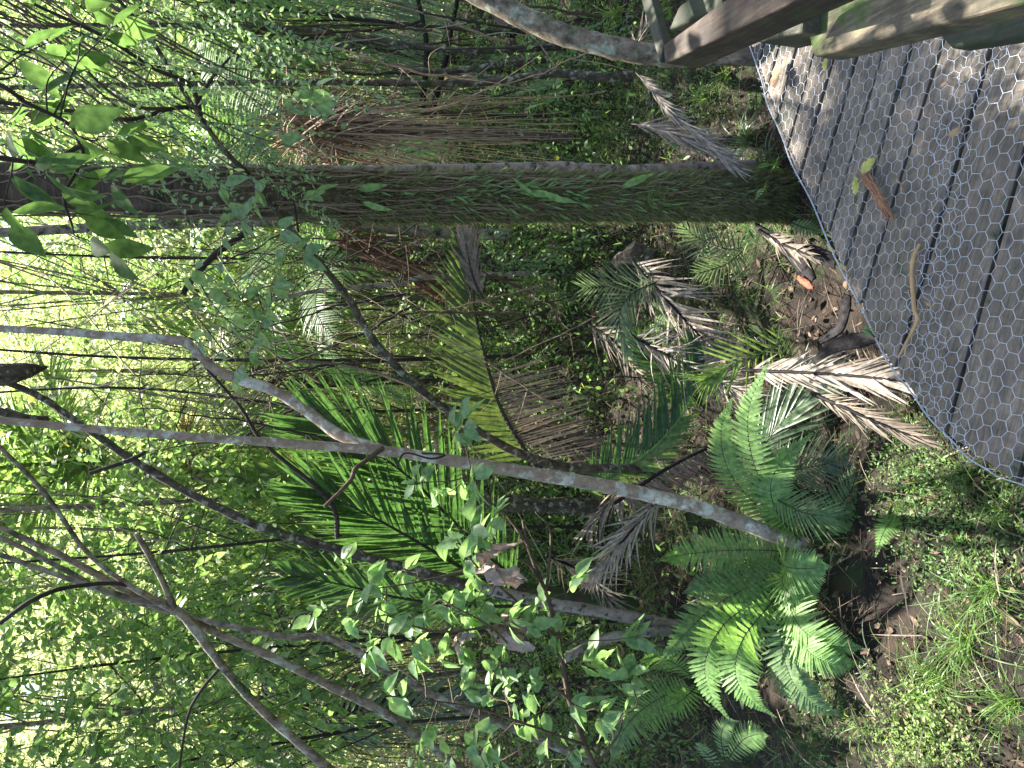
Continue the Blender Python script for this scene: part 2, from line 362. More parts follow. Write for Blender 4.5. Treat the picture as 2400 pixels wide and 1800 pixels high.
M['rail_moss'] = boardmat('mossy_rail_timber', [(.36, (.028, .024, .014)), (.5, (.090, .072, .044)), (.64, (.24, .19, .12))], .48, (.05, .085, .012), (.15, .15, .08))
M['rail_green'] = boardmat('green_rail_timber', [(.36, (.020, .020, .012)), (.5, (.055, .052, .034)), (.64, (.14, .125, .085))], .48, (.028, .042, .016))

# ------------------------------------------------------------------ the ground
mb = MB()
def axis(lo, hi, fine_lo, fine_hi, step):
    a = list(np.arange(fine_lo, fine_hi, step)); g = step
    while a[-1] < hi: g *= 1.28; a.append(a[-1] + g)
    g = step
    while a[0] > lo: g *= 1.28; a.insert(0, a[0] - g)
    return np.array(a)
ax = axis(-400, 400, -4, 4, .05); ay = axis(-400, 400, .3, 8, .05)
GX, GY = np.meshgrid(ax, ay, indexing='ij')
GZ = gz(GX, GY)
near = (np.abs(GX) < 4) & (GY < 8.2) & (GY > .2)
rg = RS.rand(*GX.shape); rg = (rg + np.roll(rg, 1, 0) + np.roll(rg, 1, 1) + np.roll(rg, (1, 1), (0, 1))) / 4 - .5
GZ = GZ + np.where(near, rg * .06, 0)
nx, ny = GX.shape
I = np.arange(nx - 1)[:, None] * ny + np.arange(ny - 1)[None, :]
mb.add(np.stack([GX, GY, GZ], -1), np.stack([I, I + ny, I + ny + 1, I + 1], -1).reshape(-1, 4))
tag(mb.build('ground', M['soil']), 'dark forest floor of bare soil and leaf litter under the trees', 'ground', kind='structure')

# ------------------------------------------------------------------ the boardwalk
EDGE = np.array([PZ(*q, 0)[:2] for q in [(1758, 98), (1823, 293), (1910, 488), (2061, 803), (2181, 976), (2290, 1085), (2400, 1139)]])
EDGE = np.vstack([[[3.2, 3.15], [2.2, 2.72]], EDGE, [[-.26, 1.0], [-.30, .5], [-.33, -.4], [-.35, -1.5]]])
EDGE = smooth(EDGE, 260)[:, :2]
def edge_hit(p, d):
    """distance along the ray p+s*d at which it leaves the deck over its curved edge"""
    best = None
    for a, b in zip(EDGE[:-1], EDGE[1:]):
        e = b - a; den = d[0] * e[1] - d[1] * e[0]
        if abs(den) < 1e-9: continue
        q = a - p; s = (q[0] * e[1] - q[1] * e[0]) / den; t = (q[0] * d[1] - q[1] * d[0]) / den
        if 0 <= t <= 1 and s > 0 and (best is None or s < best): best = s
    return best
deck = thing('boardwalk', (.9, .8, 0), 'curved grey timber boardwalk covered with galvanised chicken wire', 'boardwalk')
# boards fan out round the curve: every gap line comes from a row of feet on the right hand side
FOOT = np.array([2.0, 0.0])
gaps = []
y0 = -.95
k = 0
while y0 < 2.62:
    ang = math.radians(np.interp(y0, [-1, .2, .62, 1.0, 1.7, 2.6], [172, 170, 168, 156, 152, 150]))
    gaps.append((np.array([1.9, y0]), np.array([math.cos(ang), math.sin(ang)])))
    y0 += np.interp(y0, [-1, .4, .7, 1.3, 2.6], [.098, .098, .098, .098, .098])
def deckboard(i, g0, g1):
    p0, d0 = g0; p1, d1 = g1
    s0, s1 = edge_hit(p0, d0), edge_hit(p1, d1)
    if s0 is None or s1 is None: return
    gp = .013
    nn = np.array([-d0[1], d0[0]])
    a0 = p0 + nn * -gp / 2; a1 = p1 + nn * gp / 2
    # local frame: x along the board
    xd = unit(d0 + d1); yd = np.array([-xd[1], xd[0]])
    o2 = a0
    ns = 24
    mb = MB(); prof = []
    # cross section with shallow grooves
    nc = 14
    rows = []
    jit = .006 * RS.randn()
    for t in np.linspace(0, 1, ns):
        A = a0 + d0 * (s0 + jit) * t; B = a1 + d1 * (s1 + jit) * t
        row = []
        for c in range(nc):
            q = c / (nc - 1); P = A * (1 - q) + B * q
            z = 0.0 - (.0028 if (c % 2 and 1 < c < nc - 2) else 0) - (.004 if c in (0, nc - 1) else 0)
            row.append([P[0], P[1], z])
        row.append([B[0], B[1], -.032]); row.append([A[0], A[1], -.032])
        rows.append(row)
    V = np.array(rows) + np.array([0, 0, .0015 * RS.randn()])
    m_ = nc + 2
    # into the board's own frame
    L = V.reshape(-1, 3).copy(); rel = L[:, :2] - o2
    loc = np.stack([rel @ xd, rel @ yd, L[:, 2]], -1)
    F = [[i_ * m_ + j, i_ * m_ + (j + 1) % m_, (i_ + 1) * m_ + (j + 1) % m_, (i_ + 1) * m_ + j] for i_ in range(ns - 1) for j in range(m_)]
    mb.add(loc, F)
    n0 = [[j for j in range(m_)]]; n1 = [[(ns - 1) * m_ + j for j in reversed(range(m_))]]
    mb.F.append(np.array(n0)); mb.M.append(np.zeros(1)); mb.F.append(np.array(n1)); mb.M.append(np.zeros(1))
    o = mb.build('plank', M['board'], smooth=False)
    o.parent = deck; o.location = (o2[0] - deck.location[0], o2[1] - deck.location[1], -.0)
    o.rotation_euler = (0, 0, math.atan2(xd[1], xd[0]))
for i in range(len(gaps) - 1): deckboard(i, gaps[i], gaps[i + 1])
# curved fascia and bearer under the edge
mb = MB()
inn = EDGE.copy(); tn = unit(np.gradient(EDGE, axis=0)); nr = np.stack([tn[:, 1], -tn[:, 0]], -1)
if np.dot(nr[130], np.array([1, -1])) < 0: nr = -nr
e0 = EDGE + nr * .03; e1 = EDGE + nr * .07
ring = []
for q in range(len(EDGE)):
    ring.append([[*e0[q], -.036], [*e1[q], -.036], [*e1[q], -.22], [*e0[q], -.22]])
V = np.array(ring).reshape(-1, 3)
F = [[q * 4 + j, q * 4 + (j + 1) % 4, (q + 1) * 4 + (j + 1) % 4, (q + 1) * 4 + j] for q in range(len(EDGE) - 1) for j in range(4)]
mb.add(V, F); mb.build('edge_joist', M['rail'], deck, smooth=False)
mb = MB()
for xx in (.35, .9, 1.5):
    tube(mb, [[xx + .1, -1.5, -.11], [xx + .45, 1.55 + .25 * xx, -.11]], .06, 4)
mb.build('bearer', M['rail'], deck, smooth=False)

def in_deck(P, margin=.0):
    """right of the edge polyline"""
    out = np.zeros(len(P), bool)
    for q, p in enumerate(P):
        d2 = ((EDGE - p) ** 2).sum(1); j = d2.argmin()
        out[q] = np.dot(p - EDGE[j], nr[j]) > margin
    return out
def hexwire(name, rot, cell, org, keep, zoff, r, jit, skew=1.0):
    a = cell / math.sqrt(3); P = {}; E = set()
    # pointy-axis along local x
    nodes = {}; edges = []
    def nid(p):
        k_ = (round(p[0] * 2000), round(p[1] * 2000))
        if k_ not in nodes: nodes[k_] = len(nodes)
        return nodes[k_]
    ns_ = 70
    pts = []
    idx = {}
    for i in range(-ns_, ns_):
        for j in range(-ns_, ns_):
            cxx = 1.5 * a * i; cyy = cell * (j + .5 * (i % 2))
            if abs(cxx) > 1.6 or abs(cyy) > 1.6: continue
            vs = [(cxx + a * math.cos(math.radians(60 * q)), cyy + a * math.sin(math.radians(60 * q))) for q in range(6)]
            ids = [nid(v) for v in vs]
            for v, d_ in zip(vs, ids):
                if d_ == len(pts): pts.append(v)
            for q in range(6):
                e = tuple(sorted((ids[q], ids[(q + 1) % 6])))
                if e not in idx: idx[e] = 1; edges.append(e)
    pts = np.array(pts) * np.array([skew, 1.0])
    pts = pts + RS.randn(*pts.shape) * jit
    # slow stretch of the roll
    pts[:, 0] += .012 * np.sin(pts[:, 1] * 5 + 1) ; pts[:, 1] += .012 * np.sin(pts[:, 0] * 4.3)
    c, s_ = math.cos(rot), math.sin(rot)
    W2 = np.stack([pts[:, 0] * c - pts[:, 1] * s_, pts[:, 0] * s_ + pts[:, 1] * c], -1) + org
    ok = keep(W2) & in_deck(W2, .004)
    z = zoff + .006 * np.sin(W2[:, 0] * 11 + W2[:, 1] * 7) + .004 * np.sin(W2[:, 0] * 29) + .0025 * RS.rand(len(W2))
    z = np.maximum(z, zoff - .002)
    V3 = np.column_stack([W2, z])
    E = np.array([e for e in edges if ok[e[0]] and ok[e[1]]])
    A, B = V3[E[:, 0]], V3[E[:, 1]]
    mbw = MB()
    mid = (A + B) / 2 + RS.randn(len(A), 3) * .0004
    thin(mbw, np.stack([A, mid, B], 1), r)
    # cut wire ends at the border
    bd = [e for e in edges if ok[e[0]] != ok[e[1]]]
    if bd:
        bd = np.array(bd); i0 = np.where(ok[bd[:, 0]], bd[:, 0], bd[:, 1]); i1 = np.where(ok[bd[:, 0]], bd[:, 1], bd[:, 0])
        A = V3[i0]; B = A + (V3[i1] - A) * .4 + np.array([0, 0, .004])
        kk = in_deck(B[:, :2], .0)
        if kk.any(): thin(mbw, np.stack([A[kk], B[kk]], 1), r)
    return mbw
# the seam where the two rolls overlap, drawn on the deck
SEAM = np.array([PZ(*q, 0)[:2] for q in [(2290, 60), (2270, 160), (2210, 330), (2190, 560), (2150, 800), (2160, 960), (2200, 1040)]])
def seam_side(P):
    out = np.zeros(len(P))
    for q, p in enumerate(P):
        d2 = ((SEAM - p) ** 2).sum(1); j = min(d2.argmin(), len(SEAM) - 2)
        a, b = SEAM[j], SEAM[j + 1]; e = unit(b - a); nrm = np.array([e[1], -e[0]])
        out[q] = np.dot(p - a, nrm)
    return out
sg = seam_side(np.array([PZ(2390, 500, 0)[:2]]))[0]; sg = 1 if sg > 0 else -1     # positive towards the camera
w1 = hexwire('a', math.radians(-4), .0345, np.array([.55, 1.55]), lambda P: sg * seam_side(P) < .10, .010, .00062, .0007)
ed = EDGE + nr * .004
ed3 = np.column_stack([ed, .009 + .004 * np.sin(np.arange(len(ed)) * .35)])
thin(w1, np.stack([ed3[:-1], ed3[1:]], 1), .0016)
thin(w1, np.stack([ed3[:-1] + [0, 0, .003], ed3[1:] + [0, 0, .003]], 1), .0010)
o = w1.build('wire_mesh', M['wire'], deck); o['label'] = 'chicken wire along the outer edge with small cells'
w2 = hexwire('b', math.radians(17), .037, np.array([.3, .9]), lambda P: sg * seam_side(P) > -.012, .017, .00075, .0010)
o = w2.build('wire_mesh', M['wire'], deck); o['label'] = 'overlapping second layer of chicken wire with wider cells'

# things lying on the boardwalk
def fallen(name, x, y, L, W, ang, mat, label, cat='leaf', cup=.25, z=.028, group=None):
    mb = MB(); p = PZ(x, y, z)
    d = np.array([[math.cos(ang), math.sin(ang), .05]]); s_ = np.array([[-math.sin(ang), math.cos(ang), 0]])
    pr_ = np.array([.1, .5, .85, .7, 1., .8, .85, .4, .03])
    ribbons(mb, [p], d, s_, L, W, pr_, droop=-.12, fold=cup)
    V = mb.V[0]; V[:, 2] += RS.rand(len(V)) * .006
    # a stalk
    thin(mb, np.array([[p, p - d[0] * L * .25 + [0, 0, .004]]]), .0012)
    return tag(mb.build(name, mat, base=p), label, cat, group)
fallen('fallen_leaf', 2052, 372, .05, .036, 2.2, M['yellow'], 'bright yellow green fallen leaf on the wire next to the bark strip')
fallen('fallen_leaf', 2006, 415, .055, .03, 3.4, M['yellow'], 'mottled yellow and brown leaf half under the end of the bark strip')
fallen('fallen_leaf', 1822, 150, .085, .05, 3.3, M['tan'], 'tan curled dead leaf at the far edge of the boardwalk')
fallen('fallen_leaf', 1936, 138, .04, .024, 3.3, M['yellow'], 'small pale yellow leaf in the sunlit patch by the mossy rail end')
fallen('fallen_leaf', 2224, 190, .02, .01, 2.0, M['tan'], 'tiny orange leaf on the dark boards below the lower rail')
fallen('fallen_leaf', 2253, 300, .03, .02, 2.0, M['tan'], 'small torn brown leaf where the two wire layers begin to overlap')
fallen('fallen_leaf', 2190, 720, .03, .009, 1.0, M['tan'], 'narrow curled brown leaf scrap near the middle of the long pale stick')
def stick(name, pix, r, mat, label, cat='stick', z=.03, strands=1):
    P = smooth([PZ(x, y, z) for x, y in pix], 20); mb = MB()
    if strands == 1: tube(mb, P, r, 8, bump=.25)
    else:
        for q in range(strands):
            off = RS.randn(3) * [.006, .006, .003]; n0 = RS.randint(0, 5); n1 = 20 - RS.randint(0, 6)
            Q = P[n0:n1] + off + RS.randn(n1 - n0, 3) * .0012; Q[:, 2] = np.maximum(Q[:, 2], .022)
            tube(mb, Q, [.0022, .0035, .001], 5, bump=.3)
    return tag(mb.build(name, mat, base=P[0] * [1, 1, 0] + [0, 0, .02]), label, cat)
stick('stick', [(2155, 572), (2138, 620), (2142, 720), (2148, 754), (2106, 838)], [.004, .0055, .005, .0035], M['stick'], 'long pale bent stick lying on the chicken wire', z=.026)
stick('bark_strip', [(2020, 398), (2052, 445), (2075, 490), (2092, 520)], .004, M['bark_strip'], 'frayed strip of reddish brown bark on the chicken wire', 'bark', z=.028, strands=11)
stick('stick', [(2098, 408), (2110, 430), (2119, 451)], [.001, .0015, .001], M['bark_strip'], 'thin dark twig lying beside the bark strip', z=.02)

# ------------------------------------------------------------------ barrier rails at the right hand side
def beam(name, quad, z, th, mat, parent, bev=.006):
    """quad: four pixels of the top face, z its height, th the depth of the timber"""
    top = np.array([PZ(x, y, z) for x, y in quad]); bot = top - [0, 0, th]
    V = np.vstack([top, bot])
    xd = unit((top[1] - top[0]) if np.linalg.norm(top[1] - top[0]) > np.linalg.norm(top[3] - top[0]) else (top[3] - top[0]))
    ang = math.atan2(xd[1], xd[0]); c, s_ = math.cos(-ang), math.sin(-ang)
    org = top[0]; R = V - org; L = np.column_stack([R[:, 0] * c - R[:, 1] * s_, R[:, 0] * s_ + R[:, 1] * c, R[:, 2]])
    mb = MB(); mb.add(L, [[0, 1, 2, 3], [7, 6, 5, 4], [0, 4, 5, 1], [1, 5, 6, 2], [2, 6, 7, 3], [3, 7, 4, 0]])
    o = mb.build(name, mat, smooth=False); o.parent = parent; o.location = org - np.array(parent.location); o.rotation_euler = (0, 0, ang)
    bm_ = o.modifiers.new('bevel', 'BEVEL'); bm_.width = bev * .5; bm_.segments = 2
    return o
rail = thing('barrier', PZ(2000, -60, 0), 'weathered timber barrier with mossy rails beside the boardwalk', 'barrier')
beam('top_rail', [(1555, 106), (1557, 149), (1876, -2), (2250, -190), (1950, -160), (1742, -2)], .92, .062, M['rail'], rail) if False else None
beam('top_rail', [(1554, 106), (1558, 150), (2180, -150), (1960, -190)], .92, .066, M['rail'], rail)
beam('return_rail', [(1545, 148), (1555, 106), (1440, -330), (1418, -290)], .918, .018, M['rail_green'], rail)
beam('post', [(1566, 70), (1590, 15), (1700, -70), (1690, 20)], .84, .12, M['rail_green'], rail, .01)
beam('lower_rail', [(1885, 45), (1906, 134), (2480, -14), (2500, -300)], .56, .066, M['rail_moss'], rail, .012)
beam('post', [(1770, 30), (1775, 100), (1880, 75), (1885, -10)], .60, .10, M['rail_green'], rail, .01)
beam('kerb_rail', [(2200, 80), (2230, 114), (2560, 62), (2560, -60)], .30, .045, M['rail_green'], rail, .01)

# ------------------------------------------------------------------ trunks
def ridge(pts, rad, seg, amp):   # irregular trunk
    pass
BT = smooth(T3([(-700, 455, 2.40), (0, 440, 2.52), (400, 450, 2.54), (1000, 462, 2.55), (1600, 462, 2.55), (1900, 460, 2.56)]), 90)
palm = thing('mossy_palm_tree', BT[-1], 'thick mossy tree trunk with vines and small ferns right beside the boardwalk', 'tree')
mb = MB(); rr = np.interp(np.arange(90), [0, 40, 70, 89], [.068, .070, .078, .09])
rr = rr * (1 + .018 * np.where(np.arange(90) % 4 == 0, 1, 0))
tube(mb, BT, rr, 22, bump=.10); mb.build('trunk', barkmat('ringed_brown_bark', [(.3, (.045, .032, .022)), (.5, (.11, .08, .055)), (.7, (.20, .155, .11))], scale=14, stretch=(.5, .5, 3.2), moss=(.05, .065, .02), mamt=.42, bump=1.0), palm)
def around(path, s, th, r):
    """points on a trunk surface; s 0..1 along, th angle"""
    idx = s * (len(path) - 1); i = np.minimum(idx.astype(int), len(path) - 2); f = (idx - i)[:, None]
    c = path[i] * (1 - f) + path[i + 1] * f
    o_ = np.stack([np.sin(th), -np.cos(th), np.zeros_like(th)], -1)
    return c + o_ * np.asarray(r)[:, None], o_
# moss coat
n_ = 52000
s_ = .44 + .56 * RS.rand(n_) ** .8; th = RS.uniform(-2.0, 2.0, n_)
rs = np.interp(s_, [0, .4, .8, 1], [.07, .072, .08, .09])
P_, O_ = around(BT, s_, th, rs * .98)
keepm = RS.rand(n_) < np.clip((s_ - .43) * 6, 0, 1); P_, O_ = P_[keepm], O_[keepm]
s_, th = s_[keepm], th[keepm]; cl_ = .5 + .5 * np.sin(s_ * 210 + 3 * np.sin(th * 3)) * np.sin(th * 7 + s_ * 60); kk_ = RS.rand(len(P_)) < .35 + .65 * cl_; P_, O_, cl_ = P_[kk_], O_[kk_], cl_[kk_]
mb = MB(); D_ = unit(O_ * .9 + RS.randn(len(P_), 3) * .6 + [0, 0, -.35]); ribbons(mb, P_, D_, rnd_dirs(len(P_)), (.35 + cl_) * RS.uniform(.010, .030, len(P_)) , RS.uniform(.002, .005, len(P_)), [.5, 1, .6, .1], droop=.8)
mb.build('moss', M['moss'], palm)
# small strap leaved epiphytes
mb = MB(); n_ = 120
s_ = RS.uniform(.61, .79, n_); th = RS.normal(0, .55, n_); P_, O_ = around(BT, s_, th, np.full(n_, .078))
D_ = unit(O_ * .7 + np.column_stack([RS.uniform(-.2, .2, n_), np.zeros(n_), RS.uniform(-1.1, -.2, n_)]) )
D_[:, 2] = -np.abs(D_[:, 2]); D_ = unit(D_)
ribbons(mb, P_, D_, np.cross(D_, O_ + [0, 0, .1]), RS.uniform(.02, .055, n_), RS.uniform(.004, .009, n_), LAN, droop=.3, fold=.3, curl=RS.uniform(-.4, .4, n_))
mb.build('strap_leaves', M['fern'], palm)
mb = MB(); n_ = 90
s_ = RS.uniform(.55, .95, n_); th = RS.normal(.2, .9, n_); P_, O_ = around(BT, s_, th, np.full(n_, .08))
D_ = unit(O_ + RS.randn(n_, 3) * .4 + [0, 0, -.6])
ribbons(mb, P_, D_, np.cross(D_, [0, 0, 1]), RS.uniform(.02, .05, n_), RS.uniform(.006, .012, n_), LAN, droop=.4, fold=.2)
mb.build('light_leaves', M['herb'], palm)
# vines winding up the trunk
mb = MB()
for q in range(30):
    s0 = RS.uniform(-.0, .5); s1 = min(1., s0 + RS.uniform(.25, .7)); k_ = 40
    s_ = np.linspace(s0, s1, k_); side = RS.choice([-1.25, 1.25, 0, -1.4, 1.4]); th = side + RS.uniform(-.4, .4) + np.cumsum(RS.randn(k_)) * .09
    rs = np.interp(s_, [0, .4, .8, 1], [.072, .075, .083, .093]) + RS.uniform(0, .006)
    P_, O_ = around(BT, s_, th, rs); tube(mb, P_, RS.uniform(.001, .0032), 5, bump=.3)
mb.build('vines', M['vine'], palm)
mb = MB()
for (x, y, l, a) in [(1455, 440, .10, .3), (1200, 415, .10, -.6), (1270, 455, .10, -.2), (1240, 450, .08, -.1), (840, 445, .075, 0.1), (850, 475, .08, -.2)]:
    p = PY(x, y, 2.46)
    ribbons(mb, [p], [[a, -.3, -.5]], [[1, -.2, .5]], l, .026, OV, droop=.3, fold=.3)
mb.build('broad_leaves', M['fern'], palm)
# curved grass blades growing at the trunk
mb = MB(); n_ = 14
for q in range(n_):
    p = PY(1540 + RS.uniform(-20, 30), 440 + RS.uniform(0, 60), 2.45)
    ribbons(mb, [p], [[RS.uniform(-.8, .8), -.4, .7]], [[0, 1, .2]], RS.uniform(.12, .2), .004, LIN, droop=1.1)
mb.build('grass_blades', M['palm_lime'], palm)

def trunk_thing(name, label, cat, pix, rpx, mat, seg=12, n=60, bump=.14, extra=None, group=None):
    """pix: (x, y, Y); rpx: diameter in pixels at the ends and between"""
    pts = T3(pix); path = smooth(pts, n)
    dep = np.array([q[2] / (cp - (q[0] - 1200) / FPX * sp) for q in pix])
    rad = np.array(rpx) / FPX * np.interp(np.linspace(0, 1, len(rpx)), np.linspace(0, 1, len(dep)), dep) / 2
    low = pts[pts[:, 2].argmin()]
    t = thing(name, low, label, cat, group)
    mb = MB(); tube(mb, path, rad, seg, bump=bump)
    wob = RS.randn(n, 3) * 0
    o = mb.build('trunk', mat, t)
    return t, path, rad
def limb(root, pix, rpx, mat, name='branch', n=40, seg=9, bump=.18):
    pts = T3(pix); path = smooth(pts, n)
    dep = np.mean([q[2] for q in pix]) / cp
    mb = MB(); tube(mb, path, np.array(rpx) / FPX * dep / 2, seg, bump=bump)
    mb.build(name, mat, root); return path

t2, _, _ = trunk_thing('pale_barked_tree', 'slim pale tree trunk standing tight against the back of the mossy trunk', 'tree', [(500, 392, 2.75), (850, 400, 2.75), (1300, 392, 2.74), (1480, 400, 2.72), (1840, 385, 2.7)], [20, 24, 26, 28, 30], M['bark_white'])
t3, _, _ = trunk_thing('pale_barked_tree', 'straight pale green trunk far behind the left side of the mossy trunk', 'tree', [(-300, 560, 5.2), (560, 520, 5.0), (900, 532, 5.0), (1010, 545, 5.0), (1190, 550, 5.0)], [22, 24, 24, 26], M['bark_white'])
lt, _, _ = trunk_thing('leaning_lichen_tree', 'leaning grey trunk with pale lichen patches behind the barrier corner', 'tree', [(900, -150, 2.6), (1130, -8, 2.55), (1290, 68, 2.5), (1420, 108, 2.45), (1560, 132, 2.4), (1660, 130, 2.38), (1800, 130, 2.36)], [46, 50, 50, 46, 46], M['bark_lichen'], seg=16)
dk, _, _ = trunk_thing('dark_stemmed_sapling', 'thin dark curved trunk right of the skirt of hanging fern stalks', 'tree', [(-200, 210, 3.4), (500, 195, 3.4), (800, 193, 3.4), (1050, 196, 3.4), (1180, 190, 3.38), (1290, 172, 3.36), (1400, 180, 3.3), (1480, 180, 3.3)], [10, 13, 15, 18, 22, 26], M['bark_dark'])
for pix, lab in [([(-100, 60, 4.2), (500, 60, 4.2), (800, 78, 4.2), (980, 110, 4.1), (1120, 118, 4.0), (1330, 110, 3.9)], 'wavy dark trunk behind the leaning lichen trunk'),
                 ([(600, 150, 4.6), (800, 110, 4.6), (900, 150, 4.5), (1000, 170, 4.4), (1280, 140, 4.2)], 'crooked brown trunk crossing behind the thin dark curved trunk')]:
    trunk_thing('dark_stemmed_sapling', lab, 'tree', pix, [10, 13, 16], M['bark_dark'])

# slender pale trunk with a fork (crosses the middle)
A, Ap, _ = trunk_thing('slender_forked_tree', 'slender pinkish grey forked trunk with white lichen rising out of the big fern', 'tree',
    [(-500, 930, 2.25), (0, 985, 2.35), (400, 1020, 2.42), (880, 1055, 2.48), (1060, 1080, 2.5), (1260, 1112, 2.5), (1450, 1145, 2.5), (1640, 1190, 2.48), (1840, 1262, 2.42), (1960, 1290, 2.40)], [18, 18, 21, 28, 32, 33, 36, 36], M['bark_pink'], seg=14, n=90, bump=.10)
limb(A, [(905, 1060, 2.48), (800, 1022, 2.52), (720, 965, 2.55), (640, 915, 2.57), (560, 890, 2.58), (500, 862, 2.58), (450, 815, 2.58), (425, 800, 2.58), (300, 790, 2.6), (0, 770, 2.65), (-500, 760, 2.8)], [26, 24, 23, 22, 20, 18, 20, 15, 14], M['bark_pink'], n=90)
limb(A, [(898, 1050, 2.46), (850, 1085, 2.42), (832, 1100, 2.40), (818, 1130, 2.38), (760, 1188, 2.36)], [11, 10, 8], M['stem_brown'], n=24)
limb(A, [(960, 1062, 2.5), (1040, 1065, 2.44), (1010, 1075, 2.4), (950, 1062, 2.4), (930, 1095, 2.38)], [5, 4], M['stem_dark'], n=24, name='tendril')

# dark diagonal branch
Bt, Bp, _ = trunk_thing('leaning_dark_tree', 'long dark leaning stem running diagonally in front of the mossy trunk', 'tree',
    [(130, -160, 1.9), (330, 60, 2.0), (430, 215, 2.05), (520, 345, 2.1), (600, 430, 2.15), (700, 560, 2.2), (810, 690, 2.28), (870, 790, 2.33), (960, 890, 2.4), (1060, 970, 2.5), (1200, 1055, 2.65), (1330, 1095, 2.75), (1480, 1100, 2.85), (1560, 1130, 2.9)], [8, 10, 12, 14, 16, 17, 18, 19, 21, 21, 20], M['bark_dark'], n=110, bump=.2)
limb(Bt, [(470, 270, 2.06), (445, 200, 2.0), (360, 160, 1.95), (250, 90, 1.9), (80, 10, 1.85)], [12, 9, 6], M['stem_dark'])
limb(Bt, [(465, 250, 2.06), (400, 255, 2.0), (300, 280, 1.95), (180, 262, 1.9), (0, 240, 1.85), (-80, 235, 1.85)], [10, 8, 7], M['stem_dark'])
limb(Bt, [(465, 235, 2.06), (500, 180, 2.05), (560, 110, 2.05)], [7, 6, 4], M['stem_dark'])
limb(Bt, [(395, 255, 2.0), (320, 250, 1.95), (250, 210, 1.95), (180, 140, 1.9), (60, 20, 1.85)], [8, 6, 4], M['stem_brown'])
limb(Bt, [(700, 545, 2.2), (690, 480, 2.18), (685, 455, 2.17)], [5, 3], M['stem_dark'], n=12)
limb(Bt, [(520, 340, 2.08), (480, 300, 2.04), (420, 260, 2.0), (380, 230, 2.0)], [5, 4], M['vine'], n=20, name='tendril')
limb(Bt, [(990, 915, 2.42), (900, 880, 2.5), (800, 855, 2.6), (700, 845, 2.7)], [6, 6, 5], M['stem_brown'])
dg, _, _ = trunk_thing('dead_leaning_stem', 'short thick dark stem leaning across the gap left of the mossy trunk', 'stem', [(575, 545, 2.9), (500, 600, 2.85), (440, 670, 2.8), (430, 690, 2.8)], [16, 15, 12], M['stem_dark'])

# mossy crooked trunk at the lower left and its neighbours
C1, _, _ = trunk_thing('crooked_mossy_tree', 'crooked dark trunk with mossy bark that turns pale toward its base', 'tree',
    [(-300, 780, 3.4), (50, 910, 3.3), (160, 975, 3.25), (330, 1090, 3.2), (500, 1185, 3.15), (640, 1245, 3.1), (800, 1290, 3.1), (1000, 1345, 3.1), (1180, 1395, 3.1), (1330, 1425, 3.1), (1500, 1448, 3.1), (1620, 1480, 3.05)], [12, 15, 17, 19, 21, 23, 24, 24, 26, 30], M['bark_dark'], n=100, seg=14, bump=.3)
o = limb(C1, [(1130, 1378, 3.06), (1260, 1408, 3.05), (1400, 1432, 3.05), (1600, 1470, 3.05)], [23, 26, 28, 31], M['bark_white'], name='pale_base', seg=12)
limb(C1, [(110, 985, 3.25), (60, 980, 3.2), (0, 965, 3.2), (-100, 940, 3.2)], [18, 16, 16], M['bark_dark'])
limb(C1, [(-60, 890, 3.3), (0, 880, 3.3), (60, 870, 3.3), (110, 860, 3.35)], [40, 46, 34, 6], M['bark_dark'], name='dead_sheath', n=14)
limb(C1, [(790, 1260, 3.08), (785, 1200, 3.0), (740, 1140, 2.95), (620, 1040, 2.9), (560, 950, 2.9), (480, 860, 2.9)], [12, 11, 8, 5], M['stem_dark'])
limb(C1, [(340, 1060, 3.1), (300, 1080, 3.1), (210, 1110, 3.1)], [10, 8], M['stem_dark'])
C2, _, _ = trunk_thing('multi_stemmed_tree', 'brown tree with several steep stems fanning out at the lower left', 'tree',
    [(-300, 1080, 2.9), (0, 1235, 2.8), (140, 1300, 2.78), (300, 1385, 2.76), (420, 1435, 2.75), (520, 1560, 2.72), (600, 1650, 2.7), (740, 1775, 2.68), (1000, 1990, 2.66), (1500, 2200, 2.6)], [10, 13, 16, 21, 21, 19, 20, 22, 26], M['bark_lichen'], n=90, bump=.22)
limb(C2, [(415, 1435, 2.75), (300, 1370, 2.7), (200, 1290, 2.68), (100, 1150, 2.6), (-50, 1000, 2.55)], [14, 10, 9, 8], M['bark_lichen'])
limb(C2, [(390, 1420, 2.75), (250, 1385, 2.72), (140, 1330, 2.7), (0, 1260, 2.7), (-200, 1190, 2.7)], [12, 11, 10, 9], M['bark_lichen'])
limb(C2, [(410, 1430, 2.75), (370, 1340, 2.7), (320, 1250, 2.7)], [14, 12, 12], M['bark_lichen'], n=16)
limb(C2, [(420, 1440, 2.76), (500, 1480, 2.9), (650, 1545, 2.9), (800, 1620, 2.9), (900, 1670, 2.9), (1000, 1740, 2.9), (1150, 1840, 2.9), (1500, 1960, 2.9)], [14, 17, 18, 20, 20, 22], M['bark_lichen'], n=60)
limb(C2, [(520, 1560, 2.72), (470, 1620, 2.7), (440, 1680, 2.7), (420, 1800, 2.7)], [8, 6, 5], M['stem_dark'])
limb(C2, [(0, 1460, 2.5), (80, 1405, 2.5), (170, 1375, 2.6), (300, 1372, 2.7), (400, 1428, 2.75)], [9, 9, 8], M['stem_dark'])
C3, _, _ = trunk_thing('pale_forked_stem', 'short pale sunlit stem leaning left of the crooked mossy trunk', 'stem', [(1320, 1545, 2.95), (1400, 1505, 2.98), (1480, 1485, 3.0), (1590, 1478, 3.02)], [20, 24, 22], M['bark_white'], n=20)
